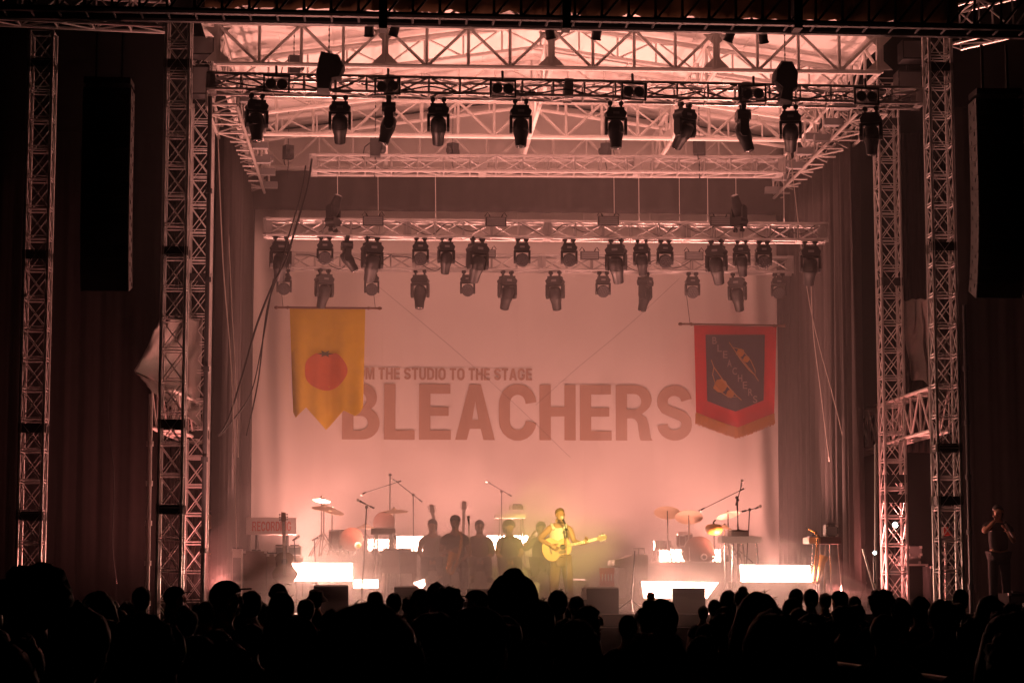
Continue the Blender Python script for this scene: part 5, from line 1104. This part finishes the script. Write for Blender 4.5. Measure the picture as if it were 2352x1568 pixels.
# guitar
GP = at(1281, 1258, YG - .19); gt = guitar('amber acoustic guitar held by the singing guitarist', GP, 13, WOODY, .98, .10)
pts = [lg(1262, 1248, -.16), lg(1290, 1262, -.2), lg(1303, 1240, -.17), lg(1304, 1222, -.14), lg(1299, 1209, -.06), lg(1290, 1206, .05), lg(1270, 1220, .13)]
b = MB()
for i in range(1, 6):
    a, c = pts[i] + G0, pts[i + 1] + G0; d = (c - a).normalized(); s = d.cross(Vector((0, -1, 0))); s = (s if s.length > .1 else Vector((1, 0, 0))).normalized() * .03
    b.prism([a - s, a + s, c + s, c - s], (0, -.006, 0))
b.build('strap', CL_BRN, gt)
# ---- seated musicians
def seated(label, px, top, Y, hr, hm, shirt, pants, seat_py, sleeves, arms=None, turn=0, seed=0, sk=SKIN2, sc=1.0, lean=0, knee=(.14, .40)):
    zseat = at(px, seat_py, Y).z; ztop = at(px, top, Y).z; k = (ztop - zseat) / .90
    s = k; J = dict(pelvis=(0, 0, .09), belly=(0, -.01 - lean * .2, .22), chest=(0, -.02 - lean * .5, .42), nb=(0, -.03 - lean, .56), neck=(0, -.03 - lean, .64), h1=(0, -.065 - lean, .71), h2=(0, -.055 - lean, .79), h3=(0, -.04 - lean, .845))
    for q, c in ((-1, 'L'), (1, 'R')): J.update({'sh' + c: (q * .19, -.02 - lean, .50), 'el' + c: (q * .25, -.06 - lean, .27), 'wr' + c: (q * .12, -.26, .16), 'hi' + c: (q * .10, -.05, .075), 'kn' + c: (q * knee[0], -knee[1], .16), 'an' + c: (q * (knee[0] + .02), -knee[1] - .06, -.20), 'to' + c: (q * (knee[0] + .05), -knee[1] - .20, -.25)})
    J.update(arms or {}); J = {q: Vector(v) * (s if q[:2] not in ('xx',) else 1) for q, v in J.items()}
    fdir = Vector((math.sin(R_(turn)), -1, -.12)); P = at(px, 1350, Y); P.z = zseat
    o = figure(label, J, P, sk, shirt, pants, sleeves=sleeves, sub=1, fs=-1, facing=fdir, group='musicians seated in a row'); hair(o, J, hr, hm, fdir, seed); return o
seated('seated musician in a pale t shirt, leftmost of the row, hands on his knees', 992, 1193, 38.5, 'short', HAIRD, mat('pale_tee', (.42, .40, .38), .9, 0, .1, 8, .2), CL_NAVY, 1303, .6, turn=-20, sk=SKIN, seed=11, lean=.05)
seated('seated musician in a black t shirt holding a saxophone, second in the row', 1045, 1184, 37.4, 'cap', HAIRD, CL_BLK, CL_BLK, 1305, .6, arms=dict(knL=(-.15, -.36, .06), knR=(.15, -.36, .06), anL=(-.15, -.36, -.37), anR=(.15, -.36, -.37), toL=(-.17, -.50, -.43), toR=(.17, -.50, -.43), wrL=(-.06, -.30, .30), wrR=(.10, -.30, .12)), seed=12, lean=.02)
seated('seated musician in an open grey shirt, third in the row', 1101, 1195, 38.5, 'short', HAIRD, mat('open_shirt_cloth', (.24, .22, .21), .9, 0, .15, 8, .2), CL_BLK, 1303, 1.4, turn=5, sk=SKIN, seed=13)
seated('seated musician with curly hair turned aside, fourth in the row', 1170, 1198, 38.5, 'curly', HAIRD, CL_NAVY, CL_BLK, 1303, .7, turn=45, sk=SKIN, seed=14)
seated('seated musician with one arm raised, half hidden behind the guitarist', 1243, 1199, 38.5, 'short', HAIRD, CL_GREY, CL_BLK, 1303, 1.4, arms=dict(elL=(-.36, -.08, .36), wrL=(-.22, -.20, .60)), turn=20, seed=15)
P = floor_pt(1045, 37.4); sz = at(1045, 1305, 37.4).z; bt = thing('bar_stool', 'tall dark stool under the saxophone player', 'stool', P)
b = MB(); b.lathe([(.05, sz - ZF - .05), (.17, sz - ZF - .04), (.18, sz - ZF - .015), (.16, sz - ZF)], P, None, 18); b.build('seat', CL_BLK, bt, smooth=40)
for k in range(4): a_ = k * 1.5708 + .785; b = MB(); b.tube(P + Vector((.10 * math.cos(a_), .10 * math.sin(a_), sz - ZF - .04)), P + Vector((.24 * math.cos(a_), .24 * math.sin(a_), 0)), .015); b.build('leg', BLACKM, bt)
b = MB(); b.poly([P + Vector((.20 * math.cos(t_ * .3927), .20 * math.sin(t_ * .3927), .24)) for t_ in range(17)], .011); b.build('foot_ring', CHROME, bt)
sax('brass saxophone held by the second seated musician', [(1046, 1213), (1056, 1222), (1060, 1234), (1056, 1262), (1048, 1292), (1040, 1312), (1036, 1318)], [(1036, 1318), (1030, 1312), (1034, 1290), (1042, 1268)], 36.98, 1.0)
# ---- people in the wings
Y = 35.2; P = at(2296, 1350, Y); P.z = ZF; J = base_pose(-1); J.update(elL=Vector((-.27, -.10, 1.30)), wrL=Vector((-.10, -.22, 1.50)), shL=Vector((-.19, -.02, 1.40)), elR=Vector((.22, -.14, 1.14)), wrR=Vector((.06, -.30, 1.32)))
o = figure('person in black standing in the right wing with a hand raised to the face', J, P, SKIN, CL_BLK, CL_BLK, sleeves=.5, fs=-1, facing=Vector((-.6, -1, -.1)), handcfg={'L': dict(d=Vector((.25, -.15, .8)), n=Vector((0, -1, 0)), side=1, curl=.3)}); hair(o, J, 'short', HAIRD, Vector((-.6, -1, -.1)), 5)
t = thing('handheld_microphone', 'thin mic with pale shaft held by the person in the right wing', 'microphone', P + Vector((.06, -.36, 1.36))); b = MB(); b.tube(P + Vector((.14, -.36, 1.22)), P + Vector((.02, -.36, 1.44)), .014, 8, .02); b.build('shaft', STEEL, t); b = MB(); b.ell(P + Vector((.012, -.36, 1.46)), (.028, .028, .03), 10, 7); b.build('grille_ball', BLACKM, t)
Y = 38.6; P = at(476, 1350, Y); P.z = ZF; J = base_pose(-1); J.update(elR=Vector((.27, -.06, 1.20)), wrR=Vector((.20, -.20, 1.40)), elL=Vector((-.25, -.05, 1.12)))
o = figure('crew member half hidden behind the left rear tower, one forearm raised', J, P, SKIN, CL_BLK, CL_BLK, sleeves=.5, fs=-1); hair(o, J, 'short', HAIRD, Vector((0, -1, 0)), 6)
# ================================================================== CROWD
PROT = {}
def proto(style, hm, shirt, seed, wide=1.0):
    key = (style, hm.name, shirt.name, wide)
    if key in PROT: return copy_tree(PROT[key])
    J = base_pose(1); R = dict(RAD)
    if wide != 1: R.update(pelvis=(.145 * wide, .125 * wide), belly=(.15 * wide, .12 * wide), chest=(.17 * wide, .125 * wide))
    if style == 'phone': J.update(elR=Vector((.27, .12, 1.22)), wrR=Vector((.17, .30, 1.45)))
    o = figure('x', J, (0, 0, 0), SKIN, shirt, CL_NAVY, sleeves=.6, sub=1, fs=1, R=R); hair(o, J, style, hm, Vector((0, 1, 0)), seed); PROT[key] = o; return o
def crowd(px, top, D, style, hm, shirt, label, yaw=0, roll=0, seed=0, extra=None, wide=1.0):
    o = proto(style, hm, shirt, seed, wide); ht = {'short': 1.785, 'long': 1.782, 'longb': 1.782, 'curly': 1.80, 'afro': 1.84, 'cap': 1.79, 'beanie': 1.80, 'bucket': 1.785, 'hood': 1.79, 'bald': 1.765, 'bun': 1.82}[style]
    p = at(px, top, D); k = p.z / ht; o.location = (p.x, D, 0); o.scale = (k, k, k); o.rotation_euler = (0, 0, R_(yaw)); o['label'] = label; o['category'] = 'person'; o['group'] = 'crowd standing before the stage'; return o
CR = [
 (83, 1287, 10.0, 'afro', HAIRD, CL_BLK, 'person with a big rounded afro, tallest silhouette at the left edge of the crowd', 10),
 (225, 1349, 12.0, 'long', HAIRD, CL_BLK, 'person with long hair, right of the big afro at the left', 0),
 (325, 1341, 20.0, 'short', HAIRD, CL_NAVY, 'short haired person standing below the left front tower', 15),
 (400, 1341, 21.0, 'brimcap', HAIRD, CL_BLK, 'person in a cap whose brim points right, below the left front tower', -70),
 (517, 1325, 14.6, 'cap', HAIRD, CL_BLK, 'tall person in a baseball cap turned right, left of the sign box', -75),
 (577, 1349, 17.0, 'short', HAIRR, CL_NAVY, 'rounded head directly right of the tall cap wearer', 10),
 (639, 1336, 23.0, 'beanie', HAIRD, CL_GREY, 'person in a knitted cap below the amplifiers', 0),
 (646, 1350, 14.0, 'short', HAIRD, CL_BLK, 'wide dark head in front of the knitted cap', 0),
 (726, 1351, 26.0, 'bucket', HAIRD, CL_GREY, 'small person in a bucket hat below the long glowing panel', 0),
 (703, 1369, 20.0, 'short', HAIRR, CL_BLK, 'low head left below the bucket hat', 0),
 (842, 1359, 3.7, 'long', HAIRD, CL_BLK, 'very near broad head, largest and blurred, left of centre', 0),
 (862, 1352, 22.0, 'short', HAIRR, CL_NAVY, 'small head peeking above the near blurred head', 0),
 (905, 1356, 22.0, 'short', HAIRD, CL_BLK, 'round head right of the near blurred head', 0),
 (937, 1365, 26.0, 'short', HAIRD, CL_BLK, 'tiny low head below the first seated musician', 0),
 (966, 1347, 21.0, 'long', HAIRD, CL_BLK, 'long haired head left of a pair of taller heads near centre', 0),
 (1002, 1331, 20.0, 'short', HAIRD, CL_NAVY, 'taller round head of the pair below the saxophone player', 0),
 (1026, 1341, 15.0, 'curly', HAIRD, CL_BLK, 'wider bushy head overlapping the taller round head', 20),
 (1096, 1348, 18.5, 'brimcap', HAIRD, CL_BLK, 'cap wearer looking left, beside the tall hooded figure', 80),
 (1178, 1311, 10.5, 'hood', HAIRD, CL_BLK, 'tall figure in a peaked hood at the centre of the crowd', 0),
 (1235, 1366, 10.5, 'short', HAIRD, CL_BLK, 'wide dark head right below the peaked hood', 0),
 (1281, 1348, 18.0, 'short', HAIRD, CL_BLK, 'round head directly below the guitarist', 0),
 (1324, 1363, 22.0, 'short', HAIRR, CL_BLK, 'smaller head right of the round one below the guitarist', 0),
 (1350, 1383, 15.0, 'short', HAIRD, CL_BLK, 'head in profile facing right at the gap of pink haze', -80),
 (1495, 1348, 31.0, 'bald', HAIRD, CL_GREY, 'small bald head glowing before the pointed light panel', 0),
 (1511, 1368, 11.8, 'curly', HAIRD, CL_BLK, 'bushy haired head below the pointed light panel', 0),
 (1442, 1406, 17.0, 'short', HAIRD, CL_BLK, 'low head left of the bushy haired one', 0),
 (1507, 1438, 7.2, 'curly', HAIRD, CL_BLK, 'large near head low below the bushy haired one', 0),
 (1615, 1387, 29.0, 'short', HAIRD, CL_NAVY, 'small head at the right side of the pink gap', 0),
 (1641, 1372, 25.0, 'short', HAIRD, CL_BLK, 'head right of the small one by the pink gap', 0),
 (1673, 1351, 25.0, 'long', HAIRD, CL_BLK, 'narrow long haired head left of the big blond one', 0),
 (1704, 1340, 22.0, 'bun', HAIRB, CL_GREY, 'light haired person with a bun behind the big blond head', 0),
 (1742, 1349, 9.6, 'longb', HAIRB, CL_BLK, 'large head with long blond hair lit at its edges, right of centre', 0),
 (1820, 1366, 17.0, 'short', HAIRD, CL_BLK, 'head right beside the big blond one', 0),
 (1829, 1348, 27.0, 'beanie', HAIRD, CL_BLK, 'small head in a knitted cap below the large slanted panel', 0),
 (1862, 1347, 24.0, 'short', HAIRD, CL_BLK, 'upright round head right of the small knitted cap', 0),
 (1895, 1357, 28.0, 'short', HAIRR, CL_BLK, 'small brown haired head left of the curved cap at right', 0),
 (1929, 1351, 23.0, 'cap', HAIRD, CL_BLK, 'person in a low cap below the far right keyboard', 30),
 (1962, 1364, 25.0, 'short', HAIRD, CL_BLK, 'low head right of the low cap', 0),
 (2024, 1348, 18.0, 'curly', HAIRD, CL_BLK, 'bushy head at the foot of the right rear tower', 0),
 (1865, 1400, 10.5, 'long', HAIRR, CL_BLK, 'near rounded head with a thin rim of light, lower right', 0),
 (2067, 1366, 20.0, 'short', HAIRD, CL_BLK, 'dark head between the feet of the right towers, left one', 0),
 (2112, 1362, 18.0, 'short', HAIRD, CL_BLK, 'dark head between the feet of the right towers, right one', 0),
 (2205, 1347, 22.0, 'short', HAIRD, CL_BLK, 'upright head right of the right front tower', 0),
 (2273, 1361, 16.0, 'long', HAIRD, CL_BLK, 'long haired person below the person in the right wing', 0),
 (2160, 1368, 14.0, 'short', HAIRD, CL_BLK, 'wide dark head before the right front tower foot', 0),
 (2322, 1378, 16.0, 'short', HAIRD, CL_BLK, 'head at the far right edge below the low speaker', 0),
 (1612, 1450, 10.0, 'short', HAIRD, CL_BLK, 'near low head at the left shoulder of the big blond one', 0),
 (2030, 1402, 12.0, 'short', HAIRD, CL_BLK, 'dark low head right of the rim lit one', 0),
 (2240, 1412, 11.5, 'curly', HAIRD, CL_BLK, 'dark bushy head low at the right side', 0),
]
for i, (px, top, D, stl, hm, sh, lb, yaw) in enumerate(CR):
    if stl == 'brimcap': stl = 'cap'
    crowd(px, top, D, stl, hm, sh, lb, yaw, seed=i % 4, wide=1.15 if stl in ('hood', 'afro') else 1.0)
rnd = random.Random(5); taken = [(c[0], c[2]) for c in CR]; n = 0; tries = 0
styles = [('short', HAIRD, CL_BLK), ('long', HAIRD, CL_BLK), ('short', HAIRD, CL_NAVY), ('curly', HAIRD, CL_BLK), ('short', HAIRR, CL_BLK), ('cap', HAIRD, CL_BLK)]
while n < 115 and tries < 9000:
    tries += 1; D = rnd.uniform(5, 29); px = rnd.uniform(-30, 2380); h = rnd.uniform(1.52, 1.68); top = 1350 + (1.70 - h) * F / D
    lim = 1372 if px < 640 or 1000 < px < 1320 or px > 1990 else 1384
    if 1340 < px < 1480 or 1570 < px < 1640: lim = 1476
    if 1480 <= px <= 1570: lim = 1440
    if 655 < px < 800: lim = 1392
    if 1860 < px < 2260 and top < 1600 and D < 16.5: continue
    if top < lim or top > 1560: continue
    if any(math.hypot((px - q) / F * D, D - d) < .5 for q, d in taken): continue
    taken.append((px, D)); s_, hm, sh = styles[rnd.randrange(6)]
    crowd(px, top, D, s_, hm, sh, 'dark concertgoer low in the packed crowd, seen from behind and barely told from neighbours', rnd.uniform(-25, 25), seed=n % 4); n += 1
# ================================================================== SMOKE
sm = bpy.data.materials.new('stage_smoke'); sm.use_nodes = True; nt = sm.node_tree; nt.nodes.clear()
out = nt.nodes.new('ShaderNodeOutputMaterial'); pv = nt.nodes.new('ShaderNodeVolumePrincipled'); pv.inputs['Color'].default_value = (.9, .9, .9, 1); pv.inputs['Anisotropy'].default_value = .0
SMOKE = .0065
pv.inputs['Density'].default_value = SMOKE
nt.links.new(pv.outputs[0], out.inputs['Volume'])
b = MB(); xa, xb = at(1280, 1350, 35).x - 8.8, at(1280, 1350, 35).x + 9.2; b.box(((xa + xb) / 2, 38.3, 6.1), (xb - xa, 11.3, 12)); o = b.build('stage_smoke', sm, loc=((xa + xb) / 2, 38.3, .1)); tag(o, kind='stuff')

def fog(px, py, Y, rx, ry, rz, dens, seed):
    m = sm.copy(); m.name = 'low_smoke'; m.node_tree.nodes['Principled Volume'].inputs['Density'].default_value = dens
    c = at(px, py, Y); b = MB(); b.ell(c, (rx, ry, rz), 40, 24, None, -89.5, 89.5, .22, seed); o = b.build('smoke', m, smooth=True); tag(o, kind='stuff')
fog(1060, 1290, 40.4, 3.4, 2.1, 2.0, .028, 1)
fog(1250, 1392, 36.8, 5.2, 4.8, .7, .055, 2)
fog(1200, 1392, 36.9, 5.3, 4.8, 1.05, .05, 7)
fog(1290, 1392, 36.7, 5.3, 4.8, 1.5, .045, 8)
fog(1030, 1330, 36.7, 2.9, 1.9, 2.2, .10, 5)
fog(1090, 1350, 36.6, 2.4, 1.8, 1.5, .10, 9)
fog(1520, 1250, 40.0, 2.0, 1.8, 2.6, .018, 3)
fog(690, 1330, 38.0, 1.9, 2.0, 1.7, .035, 4)
fog(1500, 1340, 36.2, 1.6, 1.3, 1.1, .10, 6)
fog(1440, 1140, 42.4, .9, .5, 1.5, .055, 11)
fog(1530, 1060, 42.5, .8, .45, 1.2, .05, 13)
fog(850, 1180, 42.6, 1.8, .5, .8, .06, 12)
fog(1180, 1120, 42.6, 1.6, .45, .7, .04, 14)
